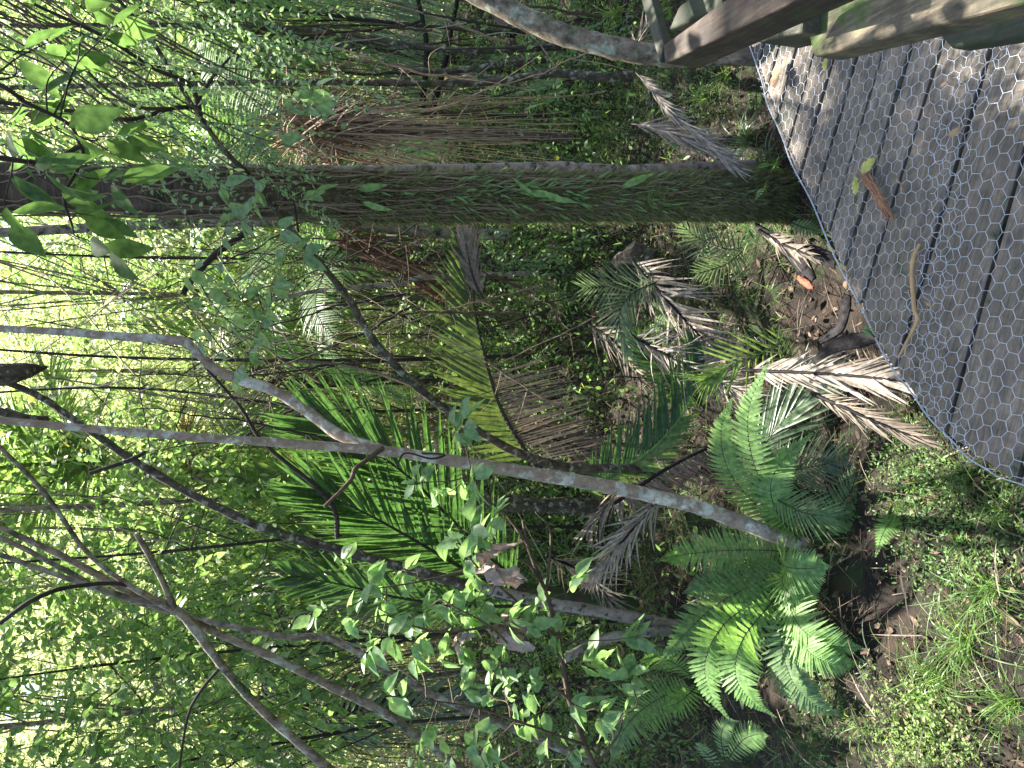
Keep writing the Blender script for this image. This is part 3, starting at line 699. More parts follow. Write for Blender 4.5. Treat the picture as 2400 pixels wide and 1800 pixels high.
C4, _, _ = trunk_thing('thin_brown_sapling', 'thin brown sapling leaning below the crooked trunk at the lower left', 'tree', [(0, 1300, 3.5), (350, 1420, 3.4), (650, 1490, 3.3), (780, 1500, 3.3), (1000, 1620, 3.2), (1400, 1790, 3.1)], [12, 14, 16, 20], M['bark_lichen'])

# ------------------------------------------------------------------ fronds
def frond(root, path, nrm, n, W, a0, a1, lenprof, wl, prof, mats, rr=(.004, .001), droop=.1, fold=.25, lift=.05, s0=.0, sides=(1, 1), jit=.04, name='frond', rmi=1, curl=0.):
    P = smooth(path, 120); nrm = unit(np.asarray(nrm, float))
    s = np.linspace(s0, .995, n); idx = s * 119; i = np.minimum(idx.astype(int), 118); f = (idx - i)[:, None]
    C = P[i] * (1 - f) + P[i + 1] * f; T = unit(P[i + 1] - P[i])
    Sd = unit(np.cross(T, nrm)); Nn = np.cross(Sd, T)
    length = np.linalg.norm(np.diff(P, axis=0), axis=1).sum(); sp_ = length * (1 - s0) / n
    u_ = (s - s0) / (1 - s0)
    lp = np.interp(u_, np.linspace(0, 1, len(lenprof)), lenprof); an = np.radians(np.interp(u_, [0, 1], [a0, a1]))
    mb = MB(); tube(mb, P, rr, 6, mi=rmi)
    for sg_, on in zip((-1, 1), sides):
        if not on: continue
        a_ = an[:, None] + RS.randn(n, 1) * jit
        D = T * np.cos(a_) + sg_ * Sd * np.sin(a_) + Nn * (lift + RS.randn(n, 1) * jit)
        D = unit(D); S2 = unit(np.cross(D, Nn) + RS.randn(n, 3) * jit)
        Lf = W * lp * (1 + RS.randn(n) * jit * .8)
        ok = Lf > 1e-4
        ribbons(mb, C[ok], D[ok], S2[ok], Lf[ok], (sp_ * wl * np.ones(n))[ok], prof, droop=droop * (1 + RS.randn(ok.sum()) * .3), fold=fold, curl=curl * sg_)
    return mb.build(name, mats, root)
def serr(k=15, amp=.16):
    s = np.linspace(0, 1, k); p = np.clip(1.08 - s ** 2.2, .03, 1) * np.minimum(1, .75 + s * 2)
    p[1:-1:2] *= 1 - amp; p[-1] = .02; return p
SER = serr()
CAMD = unit(np.array([0, -cp, sp]))
def fern(label, name, base, fr, mats, ntype=0, group=None, cat='fern'):
    t = thing(name, base, label, cat, group)
    for (pix, half, tone, nrm) in fr:
        path = T3(pix); dep = pix[len(pix) // 2][2] / cp
        L = np.linalg.norm(np.diff(smooth(path, 40), axis=0), axis=1).sum()
        W = half / FPX * dep * 1.3
        n = int(np.clip(L / .0118, 12, 40))
        frond(t, path, nrm, n, W, 78, 52, [.35, .75, 1, 1, .92, .75, .5, .2, .03], 1.0, SER, [M[tone], M['stem_dark']], rr=(.0024, .0007), droop=.12, fold=.22, lift=.06, s0=.10)
    return t
UPC = unit(np.array([0, -.45, .9]))
def nn(x=0., y=-.45, z=.9): return (x, y, z)
base = PZ(1935, 1320, -.36)
ff = [
 ([(1900, 1290, 2.42), (1820, 1200, 2.42), (1765, 1080, 2.32), (1755, 960, 2.25), (1803, 845, 2.18)], 52, 'fern', nn(.2, -.6, .8)),
 ([(1900, 1290, 2.40), (1830, 1215, 2.36), (1806, 1140, 2.32), (1838, 1075, 2.28), (1912, 1010, 2.22)], 48, 'fern', nn(.5, -.6, .6)),
 ([(1900, 1290, 2.44), (1790, 1200, 2.46), (1712, 1110, 2.42), (1690, 1015, 2.38), (1715, 935, 2.34)], 48, 'fern_lime', nn(-.2, -.6, .8)),
 ([(1910, 1300, 2.44), (1800, 1290, 2.55), (1700, 1290, 2.64), (1600, 1300, 2.7), (1546, 1312, 2.7)], 56, 'fern_lime', nn(0, -.8, .5)),
 ([(1890, 1300, 2.38), (1835, 1315, 2.30), (1850, 1330, 2.2), (1900, 1332, 2.14), (1942, 1326, 2.1)], 62, 'fern', nn(0, -.5, .8)),
 ([(1890, 1310, 2.38), (1835, 1350, 2.32), (1850, 1390, 2.24), (1890, 1392, 2.2), (1925, 1368, 2.18)], 44, 'fern_lime', nn(0, -.6, .7)),
 ([(1890, 1320, 2.36), (1850, 1400, 2.28), (1880, 1475, 2.18), (1950, 1512, 2.1), (2022, 1518, 2.05)], 74, 'fern', nn(-.3, -.5, .8)),
 ([(1900, 1320, 2.36), (1860, 1440, 2.26), (1890, 1520, 2.17), (1950, 1555, 2.1), (2028, 1552, 2.06)], 58, 'fern', nn(-.3, -.5, .8)),
 ([(1890, 1310, 2.40), (1810, 1410, 2.38), (1740, 1500, 2.34), (1724, 1580, 2.3), (1760, 1640, 2.26), (1818, 1680, 2.22)], 54, 'fern', nn(-.5, -.6, .6)),
 ([(1890, 1310, 2.42), (1790, 1395, 2.45), (1700, 1460, 2.45), (1655, 1540, 2.42), (1662, 1620, 2.4), (1712, 1690, 2.36)], 52, 'fern', nn(-.4, -.6, .7)),
 ([(1900, 1320, 2.36), (1835, 1480, 2.30), (1850, 1580, 2.25), (1900, 1645, 2.2), (1986, 1682, 2.15)], 56, 'fern_dark', nn(-.3, -.6, .7)),
 ([(1920, 1320, 2.34), (1955, 1360, 2.25), (1968, 1415, 2.2), (2005, 1434, 2.16), (2062, 1436, 2.12)], 38, 'fern', nn(-.2, -.6, .7)),
 ([(1910, 1295, 2.38), (1945, 1235, 2.3), (1985, 1205, 2.25), (2032, 1185, 2.2)], 44, 'fern', nn(.3, -.6, .7)),
 ([(1920, 1290, 2.36), (1960, 1200, 2.28), (2030, 1115, 2.2), (2112, 1062, 2.15)], 54, 'fern_dark', nn(.3, -.5, .8)),
 ([(1900, 1300, 2.44), (1790, 1360, 2.55), (1690, 1410, 2.62), (1610, 1480, 2.66), (1545, 1555, 2.68)], 66, 'fern_dark', nn(-.3, -.7, .6)),
 ([(1900, 1300, 2.44), (1800, 1330, 2.58), (1680, 1360, 2.7), (1600, 1390, 2.78)], 56, 'fern_dark', nn(-.1, -.7, .6)),
 ([(1890, 1310, 2.42), (1780, 1420, 2.42), (1735, 1560, 2.44), (1740, 1660, 2.44)], 50, 'fern_dark', nn(-.4, -.6, .7)),
]
big = fern('big bright green ground fern with a dozen arching fronds beside the boardwalk', 'ground_fern', base, ff, None)
mb = MB(); tube(mb, smooth([base + [0, 0, -.02], base + [0.02, 0, .12]], 8), [.035, .02], 8, bump=.4); mb.build('rootstock', M['bark_dark'], big)

fern('small bright fern with lacy fronds between the big fern and the boardwalk', 'small_fern', PZ(2200, 1200, -.33), [
 ([(2170, 1190, 2.0), (2110, 1205, 1.98), (2075, 1240, 1.96), (2052, 1305, 1.94)], 34, 'fern', nn()),
 ([(2170, 1190, 2.0), (2150, 1140, 2.0), (2125, 1110, 2.0)], 26, 'fern', nn()),
 ([(2170, 1190, 2.0), (2190, 1230, 1.95), (2200, 1290, 1.93)], 24, 'fern_dark', nn())], None)
fern('little fern with one narrow dark frond near the near end of the boardwalk', 'small_fern', PZ(2262, 1190, -.33), [
 ([(2250, 1190, 1.86), (2248, 1230, 1.84), (2260, 1280, 1.82), (2292, 1318, 1.8)], 24, 'fern', nn())], None)
fern('young fern with bluish fronds at the lower left below the big fern', 'small_fern', PZ(1720, 1790, -.3), [
 ([(1700, 1790, 2.5), (1735, 1740, 2.42), (1770, 1722, 2.36), (1800, 1724, 2.3)], 34, 'fern', nn()),
 ([(1700, 1790, 2.5), (1690, 1730, 2.5), (1700, 1700, 2.45), (1730, 1690, 2.4)], 26, 'fern_dark', nn()),
 ([(1690, 1800, 2.5), (1650, 1760, 2.5), (1640, 1740, 2.5)], 22, 'fern_dark', nn())], None)
fern('small fern with three bright fronds on the brown litter near the mossy trunk', 'small_fern', PZ(1540, 700, -.33), [
 ([(1530, 735, 3.3), (1545, 715, 3.25), (1580, 722, 3.2)], 22, 'fern', nn(0, -.6, .8)),
 ([(1530, 745, 3.3), (1560, 755, 3.25), (1595, 762, 3.2)], 20, 'fern', nn(0, -.6, .8)),
 ([(1525, 755, 3.3), (1535, 790, 3.25), (1560, 815, 3.2)], 20, 'fern', nn(0, -.6, .8))], None)
fern('tiny fern frond growing against the trunk base beside the boardwalk edge', 'small_fern', PZ(1790, 395, -.3), [
 ([(1800, 450, 2.35), (1790, 440, 2.3), (1770, 470, 2.27)], 16, 'fern', nn()),
 ([(1840, 400, 2.35), (1810, 385, 2.3), (1770, 395, 2.27)], 20, 'fern', nn()),
 ([(1850, 520, 2.3), (1890, 535, 2.26), (1930, 545, 2.24)], 20, 'fern_dark', nn())], None)
fern('tiny bright fern poking up at the wire edge beside the black palm sheath', 'small_fern', PZ(2025, 790, -.1), [
 ([(2050, 790, 1.66), (2035, 775, 1.66), (2018, 772, 1.68)], 13, 'fern', nn())], None)
fern('pale feathery fern among the big shrub leaves at the lower left', 'small_fern', PZ(1600, 1640, -.3), [
 ([(1640, 1600, 2.9), (1590, 1560, 2.9), (1540, 1540, 2.9), (1500, 1550, 2.88)], 44, 'fern_lime', nn()),
 ([(1640, 1600, 2.9), (1600, 1640, 2.85), (1560, 1660, 2.85)], 40, 'fern_lime', nn()),
 ([(1640, 1600, 2.95), (1540, 1640, 2.95), (1470, 1700, 2.9), (1430, 1790, 2.9)], 60, 'fern_dark', nn())], None)
fern('mid green fern behind the skirt of hanging stalks', 'small_fern', PY(1340, 190, 3.6), [
 ([(1330, 180, 3.7), (1260, 205, 3.65), (1200, 225, 3.6)], 36, 'fern_dark', nn()),
 ([(1330, 200, 3.7), (1270, 240, 3.65), (1230, 260, 3.6)], 36, 'fern_dark', nn())], None)

def palmfrond(root, pix, Wpx, mat, n=40, a0=60, a1=25, nrm=(0, -.7, .7), sides=(1, 1), droop=.12, wl=1.05, rr=(.010, .002), rmat='stem_dark', lp=(.5, .9, 1, .95, .8, .5), s0=.05, fold=.4, name='frond', jit=.05, lift=.05, prof=LIN):
    path = T3(pix); dep = np.mean([q[2] for q in pix]) / cp
    return frond(root, path, nrm, n, Wpx / FPX * dep, a0, a1, lp, wl, prof, [M[mat], M[rmat]], rr=rr, droop=droop, fold=fold, lift=lift, s0=s0, sides=sides, jit=jit, name=name)
# the big dark green palm behind the slender trunk
pb = thing('understory_palm', PY(1440, 1430, 3.5), 'large glossy dark green palm fronds behind the slender pale trunk', 'palm')
mb = MB(); tube(mb, smooth(T3([(1480, 1420, 3.5), (1300, 1390, 3.45), (1180, 1370, 3.4)]), 12), [.05, .035, .02], 8, bump=.2); mb.build('stalk', M['bark_moss'], pb)
palmfrond(pb, [(1230, 1380, 3.4), (1130, 1290, 3.3), (1040, 1200, 3.25), (960, 1120, 3.2), (860, 1050, 3.2), (740, 990, 3.2)], 250, 'palm', wl=.8, n=52, a0=46, a1=14, nrm=(.2, -.95, .2), droop=.02)
palmfrond(pb, [(1220, 1400, 3.4), (1080, 1330, 3.3), (960, 1260, 3.2), (850, 1200, 3.1), (740, 1150, 3.05)], 230, 'palm', wl=.8, n=48, a0=42, a1=12, nrm=(-.1, -.95, .3), droop=.05)
palmfrond(pb, [(1230, 1420, 3.5), (1080, 1420, 3.5), (930, 1400, 3.5), (800, 1370, 3.5), (690, 1350, 3.5)], 150, 'palm', wl=.8, n=40, a0=45, a1=20, nrm=(-.2, -.9, .4))
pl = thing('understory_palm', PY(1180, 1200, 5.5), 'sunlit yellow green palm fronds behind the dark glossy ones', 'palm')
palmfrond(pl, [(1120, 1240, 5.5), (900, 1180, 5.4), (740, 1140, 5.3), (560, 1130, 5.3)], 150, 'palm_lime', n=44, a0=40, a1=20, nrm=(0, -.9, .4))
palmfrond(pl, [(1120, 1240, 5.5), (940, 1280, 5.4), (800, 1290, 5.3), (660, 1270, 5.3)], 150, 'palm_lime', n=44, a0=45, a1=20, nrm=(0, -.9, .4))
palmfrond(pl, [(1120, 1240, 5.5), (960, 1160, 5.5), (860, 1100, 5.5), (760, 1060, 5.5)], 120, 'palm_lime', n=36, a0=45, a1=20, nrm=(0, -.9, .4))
# olive half dead frond in the centre
pa = thing('drooping_palm_frond', PY(1280, 1110, 3.2), 'olive green palm frond with browned lower half hanging in the centre', 'palm frond')
palmfrond(pa, [(1260, 1100, 3.2), (1183, 977, 3.2), (1147, 875, 3.2), (1115, 742, 3.25), (1108, 660, 3.3), (1086, 570, 3.35)], 165, 'palm_olive', n=56, a0=62, a1=22, wl=1.3, nrm=(.1, -.95, .25), sides=(1, 0), droop=.0, lp=(.75, .85, 1, .95, .8, .5, .3))
palmfrond(pa, [(1262, 1104, 3.22), (1185, 980, 3.22), (1149, 878, 3.22)], 190, 'dead', n=44, a0=112, a1=88, nrm=(.1, -.95, .25), sides=(0, 1), droop=.10, lp=(.8, 1, .95, .7), name='dead_leaflets', wl=.7)
palmfrond(pa, [(1130, 700, 3.24), (1106, 640, 3.3), (1086, 540, 3.35)], 100, 'dead', n=22, a0=24, a1=12, nrm=(.1, -.95, .25), droop=.1, name='dead_leaflets', wl=.8)
pc = thing('drooping_palm_frond', PY(1400, 1130, 2.9), 'fresh green palm frond arching over the litter right of the slender trunk base', 'palm frond')
palmfrond(pc, [(1360, 1150, 2.9), (1440, 1110, 2.88), (1520, 1060, 2.85), (1590, 985, 2.82), (1640, 890, 2.8), (1650, 850, 2.8)], 165, 'palm', n=50, a0=58, a1=26, nrm=(.1, -.9, .4), sides=(1, 0), droop=-.05, rmat='fern_lime')
palmfrond(pc, [(1360, 1150, 2.9), (1440, 1110, 2.88), (1520, 1060, 2.85), (1590, 985, 2.82)], 90, 'palm_lime', n=30, a0=50, a1=26, nrm=(.1, -.9, .4), sides=(0, 1), droop=.2, rmat='fern_lime')
pd = thing('drooping_palm_frond', PY(1600, 880, 3.0), 'small dark green palm frond behind the young yellow green palm', 'palm frond')
palmfrond(pd, [(1650, 960, 2.9), (1600, 900, 2.95), (1540, 850, 3.0), (1490, 800, 3.0)], 110, 'palm', n=34, a0=50, a1=20, nrm=(.1, -.9, .3), rr=(.006, .001))
pe = thing('young_palm', PZ(1760, 860, -.3), 'young palm with narrow yellow green leaflets near the boardwalk edge', 'palm')
palmfrond(pe, [(1850, 795, 2.45), (1780, 830, 2.45), (1715, 855, 2.45), (1669, 882, 2.45)], 130, 'palm_lime', n=13, a0=66, a1=12, nrm=(.1, -.7, .7), droop=.06, wl=.42, rmat='palm_lime', rr=(.003, .0015))
palmfrond(pe, [(1669, 882, 2.45), (1668, 884, 2.45), (1655, 890, 2.45)], 120, 'palm_lime', n=7, a0=60, a1=20, nrm=(.1, -.7, .7), droop=.1, wl=1.6, rmat='palm_lime', rr=(.002, .001), sides=(1, 1))
palmfrond(pe, [(1860, 860, 2.4), (1835, 830, 2.4), (1820, 800, 2.42)], 60, 'palm_lime', n=7, a0=80, a1=30, nrm=(.1, -.7, .7), wl=.4, rmat='palm_lime', rr=(.003, .0015))
pf = thing('young_palm', PZ(1800, 1060, -.3), 'young dark green palm whose long leaflets reach toward the boardwalk edge', 'palm')
palmfrond(pf, [(1760, 1090, 2.56), (1800, 1030, 2.50), (1850, 970, 2.42), (1910, 930, 2.34)], 215, 'palm_grey', n=20, a0=34, a1=6, nrm=(0, -.5, .85), droop=.15, wl=.95, rmat='palm', rr=(.004, .001))
palmfrond(pf, [(1800, 1120, 2.50), (1850, 1105, 2.42), (1920, 1090, 2.34), (1990, 1075, 2.26)], 120, 'palm_grey', n=26, a0=70, a1=20, nrm=(0, -.5, .85), droop=.1, wl=.75, rmat='palm', rr=(.004, .001))
palmfrond(pf, [(1800, 1160, 2.36), (1880, 1200, 2.26), (1940, 1210, 2.2)], 90, 'fern_dark', n=22, a0=70, a1=20, nrm=(0, -.5, .85), droop=.1, wl=.75, rmat='palm', rr=(.004, .001))
pg1 = thing('seedling_palm', PZ(1560, 690, -.3), 'pale green seedling palm with two fans of narrow leaflets left of the mossy trunk', 'palm')
palmfrond(pg1, [(1540, 640, 3.0), (1480, 660, 3.05), (1420, 672, 3.1), (1370, 675, 3.1)], 90, 'palm_grey', n=18, a0=70, a1=25, nrm=(.1, -.8, .5), wl=.45, rr=(.003, .001))
palmfrond(pg1, [(1540, 660, 3.0), (1480, 690, 3.0), (1450, 740, 2.98), (1470, 820, 2.95)], 90, 'palm_grey', n=20, a0=60, a1=15, nrm=(.1, -.8, .5), wl=.45, rr=(.003, .001))
pg2 = thing('seedling_palm', PZ(1720, 570, -.3), 'dark seedling palm with stiff leaflets at the left foot of the mossy trunk', 'palm')
palmfrond(pg2, [(1740, 590, 2.7), (1690, 580, 2.75), (1640, 560, 2.8), (1600, 530, 2.8)], 85, 'palm_grey', n=16, a0=65, a1=20, nrm=(.1, -.8, .5), wl=.5, rr=(.003, .001))
palmfrond(pg2, [(1740, 590, 2.7), (1700, 620, 2.7), (1640, 640, 2.7)], 75, 'palm_grey', n=14, a0=65, a1=20, nrm=(.1, -.8, .5), wl=.5, rr=(.003, .001))
# right background: pale arching palm leaves with black stalks
ph = thing('drooping_palm', PY(1130, 60, 5.0), 'greyish green palm with drooping leaflets and black stalks in the right background', 'palm')
palmfrond(ph, [(990, 250, 4.8), (1000, 120, 4.9), (985, 20, 5.0), (960, -60, 5.0)], 240, 'palm_grey', n=46, a0=80, a1=60, nrm=(0, -.95, .2), sides=(1, 0), droop=-.1, wl=.6, rmat='black', rr=(.02, .012), name='frond')
palmfrond(ph, [(1010, 270, 4.8), (1040, 160, 4.9), (1060, 60, 5.0), (1080, -40, 5.0)], 220, 'palm_grey', n=40, a0=100, a1=80, nrm=(0, -.95, .2), sides=(1, 0), droop=-.1, wl=.6, rmat='black', rr=(.02, .012), name='frond')
palmfrond(ph, [(1200, 85, 4.4), (1190, 40, 4.4), (1150, -30, 4.4)], 60, 'dead_red', n=10, rmat='black', rr=(.03, .01), name='dead_frond')

# ---- dead fronds lying about
DF = 'dead palm fronds on the forest floor'
def dead(pix, W, mat, label, n=34, a0=45, a1=18, nrm=(0, -.4, .9), sides=(1, 1), droop=.15, wl=.8, rr=(.008, .003), rmat='black', jit=.16, name='dead_palm_frond', lp=(.6, 1, 1, .8, .5), lift=.0):
    path = T3(pix); t = thing(name, path[len(path) // 2], label, 'dead frond', DF)
    palmfrond(t, pix, W, mat, n=n, a0=a0, a1=a1, nrm=nrm, sides=sides, droop=droop, wl=wl, rr=rr, rmat=rmat, jit=jit, lp=lp, lift=lift, name='leaflets')
    return t
dead([(1740, 868, 2.40), (1860, 872, 2.2), (1990, 880, 2.0), (2110, 892, 1.82), (2200, 900, 1.72)], 150, 'dead_pale', 'broad sunlit tan frond with a black rib reaching the boardwalk edge', n=70, a0=26, a1=8, droop=.12, jit=.09, wl=1.0)
dead([(1900, 920, 2.15), (1990, 960, 2.0), (2080, 1000, 1.9), (2160, 1030, 1.82)], 100, 'dead', 'brown frond lying low below the broad tan frond at the boardwalk edge', n=60, a0=22, a1=8, jit=.12)
dead([(1470, 780, 3.0), (1560, 830, 2.9), (1663, 885, 2.75), (1740, 920, 2.6)], 110, 'dead_pale', 'grey shaggy frond with a dark rib behind the young yellow green palm', n=70, a0=50, a1=20, jit=.3, droop=.3)
dead([(1480, 610, 3.2), (1540, 677, 3.05), (1625, 771, 2.9), (1700, 850, 2.8)], 125, 'dead_pale', 'pale frond with long loose leaflets left of the mossy trunk foot', n=50, a0=42, a1=15, sides=(1, 1), jit=.22, wl=.8, droop=.3)
dead([(1380, 760, 3.5), (1440, 800, 3.4), (1500, 880, 3.3)], 90, 'dead', 'faded brown frond in the shade at the centre of the forest floor', n=30, jit=.25)
dead([(1560, 1150, 2.8), (1500, 1220, 2.8), (1440, 1290, 2.8), (1400, 1340, 2.8)], 120, 'dead_pale', 'bleached hanging frond just left of the slender trunk base', n=36, a0=20, a1=10, jit=.2, nrm=(0, -.8, .5))
dead([(1560, 1010, 2.9), (1500, 1080, 2.9), (1450, 1150, 2.9), (1380, 1240, 2.9)], 120, 'dead', 'dull brown frond under the fresh green arching frond', n=30, a0=40, a1=20, jit=.25)
dead([(1440, 1180, 2.7), (1560, 1100, 2.65), (1660, 1050, 2.6), (1740, 1030, 2.55)], 90, 'dead_red', 'reddish brown frond with a smooth black rib above the big fern', n=40, a0=75, a1=60, sides=(0, 1), droop=.3, rr=(.008, .006), jit=.12)
dead([(1490, 170, 2.6), (1530, 210, 2.55), (1570, 260, 2.5), (1650, 330, 2.45), (1720, 390, 2.42)], 60, 'dead_pale', 'pale pinkish crumpled frond right of the mossy trunk foot', n=110, a0=12, a1=6, jit=.16, lp=(.6, .8, 1, 1, .8), wl=1.2, droop=.3, rmat='dead_pale', rr=(.003, .001))
dead([(1480, 290, 2.7), (1540, 300, 2.6), (1620, 330, 2.5), (1700, 370, 2.45)], 90, 'dead_pale', 'bundle of straw coloured leaflets beside the pale crumpled frond', n=60, a0=10, a1=14, jit=.22, wl=.8, droop=.3, rmat='dead_pale', rr=(.003, .001))
dead([(1480, 130, 2.8), (1500, 90, 2.8), (1530, 40, 2.8)], 60, 'dead', 'small brown frond behind the barrier corner', n=24, jit=.3)
dead([(1780, 540, 2.35), (1830, 570, 2.25), (1900, 600, 2.1)], 70, 'dead', 'frayed brown frond end beside the black sheath at the trunk foot', n=26, a0=25, a1=15, jit=.2)
dead([(2330, 1790, 1.66), (2380, 1760, 1.62), (2440, 1740, 1.58)], 90, 'dead_pale', 'straw coloured frond tips in the near left corner of the ground', n=30, a0=160, a1=150, jit=.15)
dead([(2420, 1500, 1.55), (2360, 1530, 1.6), (2290, 1570, 1.66)], 60, 'dead_pale', 'dry straw frond under the sedge tufts', n=24, a0=25, a1=10, jit=.15)
dead([(1280, 1300, 3.3), (1380, 1350, 3.3), (1440, 1420, 3.25)], 90, 'dead', 'brown hanging leaflets behind the leafy shrub', n=34, a0=40, a1=20, jit=.3)
dead([(1110, 1000, 3.6), (1200, 1010, 3.6), (1300, 1030, 3.5), (1390, 1060, 3.4)], 120, 'dead_red', 'dark brown shaggy frond in the shade below the olive frond', n=40, a0=50, a1=30, jit=.25)

# black leaf sheaths beside the deck
def sheath(pix, wpx, label, mat='black', z=None):
    path = T3(pix); P = smooth(path, 24); t = thing('palm_sheath', P[-1], label, 'palm sheath', 'black palm sheaths beside the boardwalk')
    T = unit(np.gradient(P, axis=0)); S = unit(np.cross(T, [0, -.2, 1.])); Nn = np.cross(S, T)
    wd = np.interp(np.linspace(0, 1, 24), np.linspace(0, 1, len(wpx)), wpx) / FPX * 2.2
    V = []
    for a in np.linspace(-1.2, 1.2, 9):
        V.append(P + S * (np.sin(a) * wd / 2)[:, None] + Nn * ((np.cos(a) - .6) * wd * .2)[:, None] + RS.randn(24, 3) * .0012)
    for a in np.linspace(1.2, -1.2, 9):
        V.append(P + S * (np.sin(a) * wd / 2)[:, None] + Nn * ((np.cos(a) - .6) * wd * .2 - .004)[:, None])
    V = np.stack(V, 1); m_ = 18
    F = [[i * m_ + j, i * m_ + (j + 1) % m_, (i + 1) * m_ + (j + 1) % m_, (i + 1) * m_ + j] for i in range(23) for j in range(m_)]
    mb = MB(); mb.add(V, F); mb.build('sheath', M[mat], t)
    return t
sheath([(1770, 525, 2.5), (1830, 575, 2.35), (1870, 610, 2.25), (1900, 665, 2.15)], [12, 40, 60, 46], 'black torn palm sheath spread open at the foot of the mossy trunk')
sheath([(1830, 580, 2.33), (1890, 590, 2.2), (1960, 615, 2.02)], [20, 50, 40], 'dark palm sheath with frayed edge running under the boardwalk edge')
sheath([(1870, 650, 2.2), (1890, 665, 2.16), (1905, 675, 2.12)], [14, 24, 10], 'rusty orange piece of torn sheath on the bare soil', 'rust')
sheath([(1905, 850, 2.1), (1950, 812, 2.03), (2010, 798, 1.95), (2060, 788, 1.88)], [14, 40, 44, 30], 'curved black palm sheath lying between the bare soil and the tan frond')
sheath([(1920, 800, 2.12), (1965, 770, 2.06), (1980, 720, 2.02), (1985, 690, 2.0)], [20, 30, 34, 24], 'narrow black sheath standing up beside the bare soil')

# ------------------------------------------------------------------ skirt of hanging dead fern stalks (right of the mossy trunk)
sk = thing('tree_fern', PY(1330, 330, 3.4), 'tree fern with a skirt of hanging orange brown dead stalks', 'tree fern')
mb = MB(); tube(mb, smooth(T3([(1340, 325, 3.45), (1000, 305, 3.5), (760, 295, 3.5), (680, 295, 3.5)]), 24), [.02, .03, .08, .05], 12, bump=.4); mb.build('trunk', M['bark_dark'], sk)
mb = MB(); N_ = 62; k_ = 14; PP = []
for q in range(N_):
    x0, y0 = RS.uniform(600, 800), 300 + RS.uniform(-30, 40)
    x1 = RS.uniform(1080, 1360); y1 = RS.normal(330, 75)
    yy = np.clip(y1, 225, 430); Yd = RS.uniform(3.0, 3.5)
    mid = (x0 + x1) / 2
    pts = T3([(x0, y0, 3.35), (mid, (y0 * .35 + yy * .65) + RS.uniform(-12, 12), Yd), (x1, yy, Yd + .05)])
    PP.append(smooth(pts, k_) + RS.randn(k_, 3) * .002)
thin(mb, np.array(PP), np.linspace(.0036, .0014, k_)[None, :] * RS.uniform(.6, 1.2, (N_, 1)))
PP = []
for q in range(40):
    x0, y0 = RS.uniform(680, 800), 300 + RS.uniform(-20, 40); a = RS.uniform(0, 1)
    x1 = x0 - RS.uniform(-60, 260) + 120; y1 = y0 + RS.choice([-1, 1]) * RS.uniform(40, 150)
    PP.append(smooth(T3([(x0, y0, 3.35), ((x0 + x1) / 2 - 20, (y0 + y1) / 2, 3.1), (x1, y1, 3.0)]), k_))
thin(mb, np.array(PP), np.linspace(.005, .0015, k_)[None, :])
mb.build('hanging_stalks', M['fibre'], sk)
mb = MB(); n_ = 900
c = PY(760, 300, 3.4); P_ = c + RS.randn(n_, 3) * [.10, .08, .14]
ribbons(mb, P_, rnd_dirs(n_, -.5), rnd_dirs(n_), RS.uniform(.04, .12, n_), .008, LIN, droop=.6); mb.build('dead_fibres', M['dead_red'], sk)
for (pix) in [[(700, 290, 3.5), (600, 220, 3.7), (500, 160, 3.9), (440, 80, 4.1)], [(700, 300, 3.4), (600, 380, 3.3), (520, 440, 3.2), (470, 520, 3.1)], [(690, 295, 3.45), (520, 290, 3.5), (400, 260, 3.5), (300, 200, 3.5)]]:
    frond(sk, T3(pix), (0, -.5, .85), 40, .16, 80, 50, [.3, .8, 1, .9, .6, .1], .55, SER, [M['fern'], M['stem_dark']], rr=(.004, .001), droop=.2, fold=.2, s0=.15)

# ------------------------------------------------------------------ leafy sprays
def sprays(mb, O, D, Lt, J, lL, lW, prof=OV, rst=.0016, mi_leaf=0, mi_stem=1, sag=.25, spread=1.0, hang=.3, fold=.25, opp=False, flat=.5):
    """many twigs at once, each with J alternating leaves"""
    O = np.asarray(O, float); D = unit(D); Tn = len(O); Lt = np.broadcast_to(Lt, (Tn,))
    side = unit(np.cross(D, rnd_dirs(Tn) * .4 + [0, 0, 1.])); k_ = 5; s = np.linspace(0, 1, k_)
    P = O[:, None] + D[:, None] * (Lt[:, None] * s)[:, :, None]; P[:, :, 2] -= (sag * Lt)[:, None] * s ** 2
    thin(mb, P, rst * np.linspace(1, .5, k_)[None, :], mi_stem)
    sj = np.linspace(.15, 1, J)
    B = O[:, None] + D[:, None] * (Lt[:, None] * sj)[:, :, None]; B[:, :, 2] -= (sag * Lt)[:, None] * sj ** 2
    sgn = np.where(np.arange(J) % 2, 1., -1.)[None, :, None]
    for rep in ((1., -1.) if opp else (1.,)):
        up = np.array([0, 0, 1.])
        ld = D[:, None] * .55 + side[:, None] * sgn * rep * .8 * spread + RS.randn(Tn, J, 3) * .28 - up * hang
        ld = unit(ld).reshape(-1, 3)
        nr_ = RS.randn(Tn * J, 3) * flat + up
        S = unit(np.cross(ld, nr_))
        sc_ = RS.uniform(.6, 1.15, Tn * J)
        pet = .12
        Bf = B.reshape(-1, 3)
        ribbons(mb, Bf + ld * (lL * sc_ * pet)[:, None], ld, S, lL * sc_, lW * sc_, prof, droop=RS.uniform(-.05, .35, Tn * J), fold=fold, mi=mi_leaf)

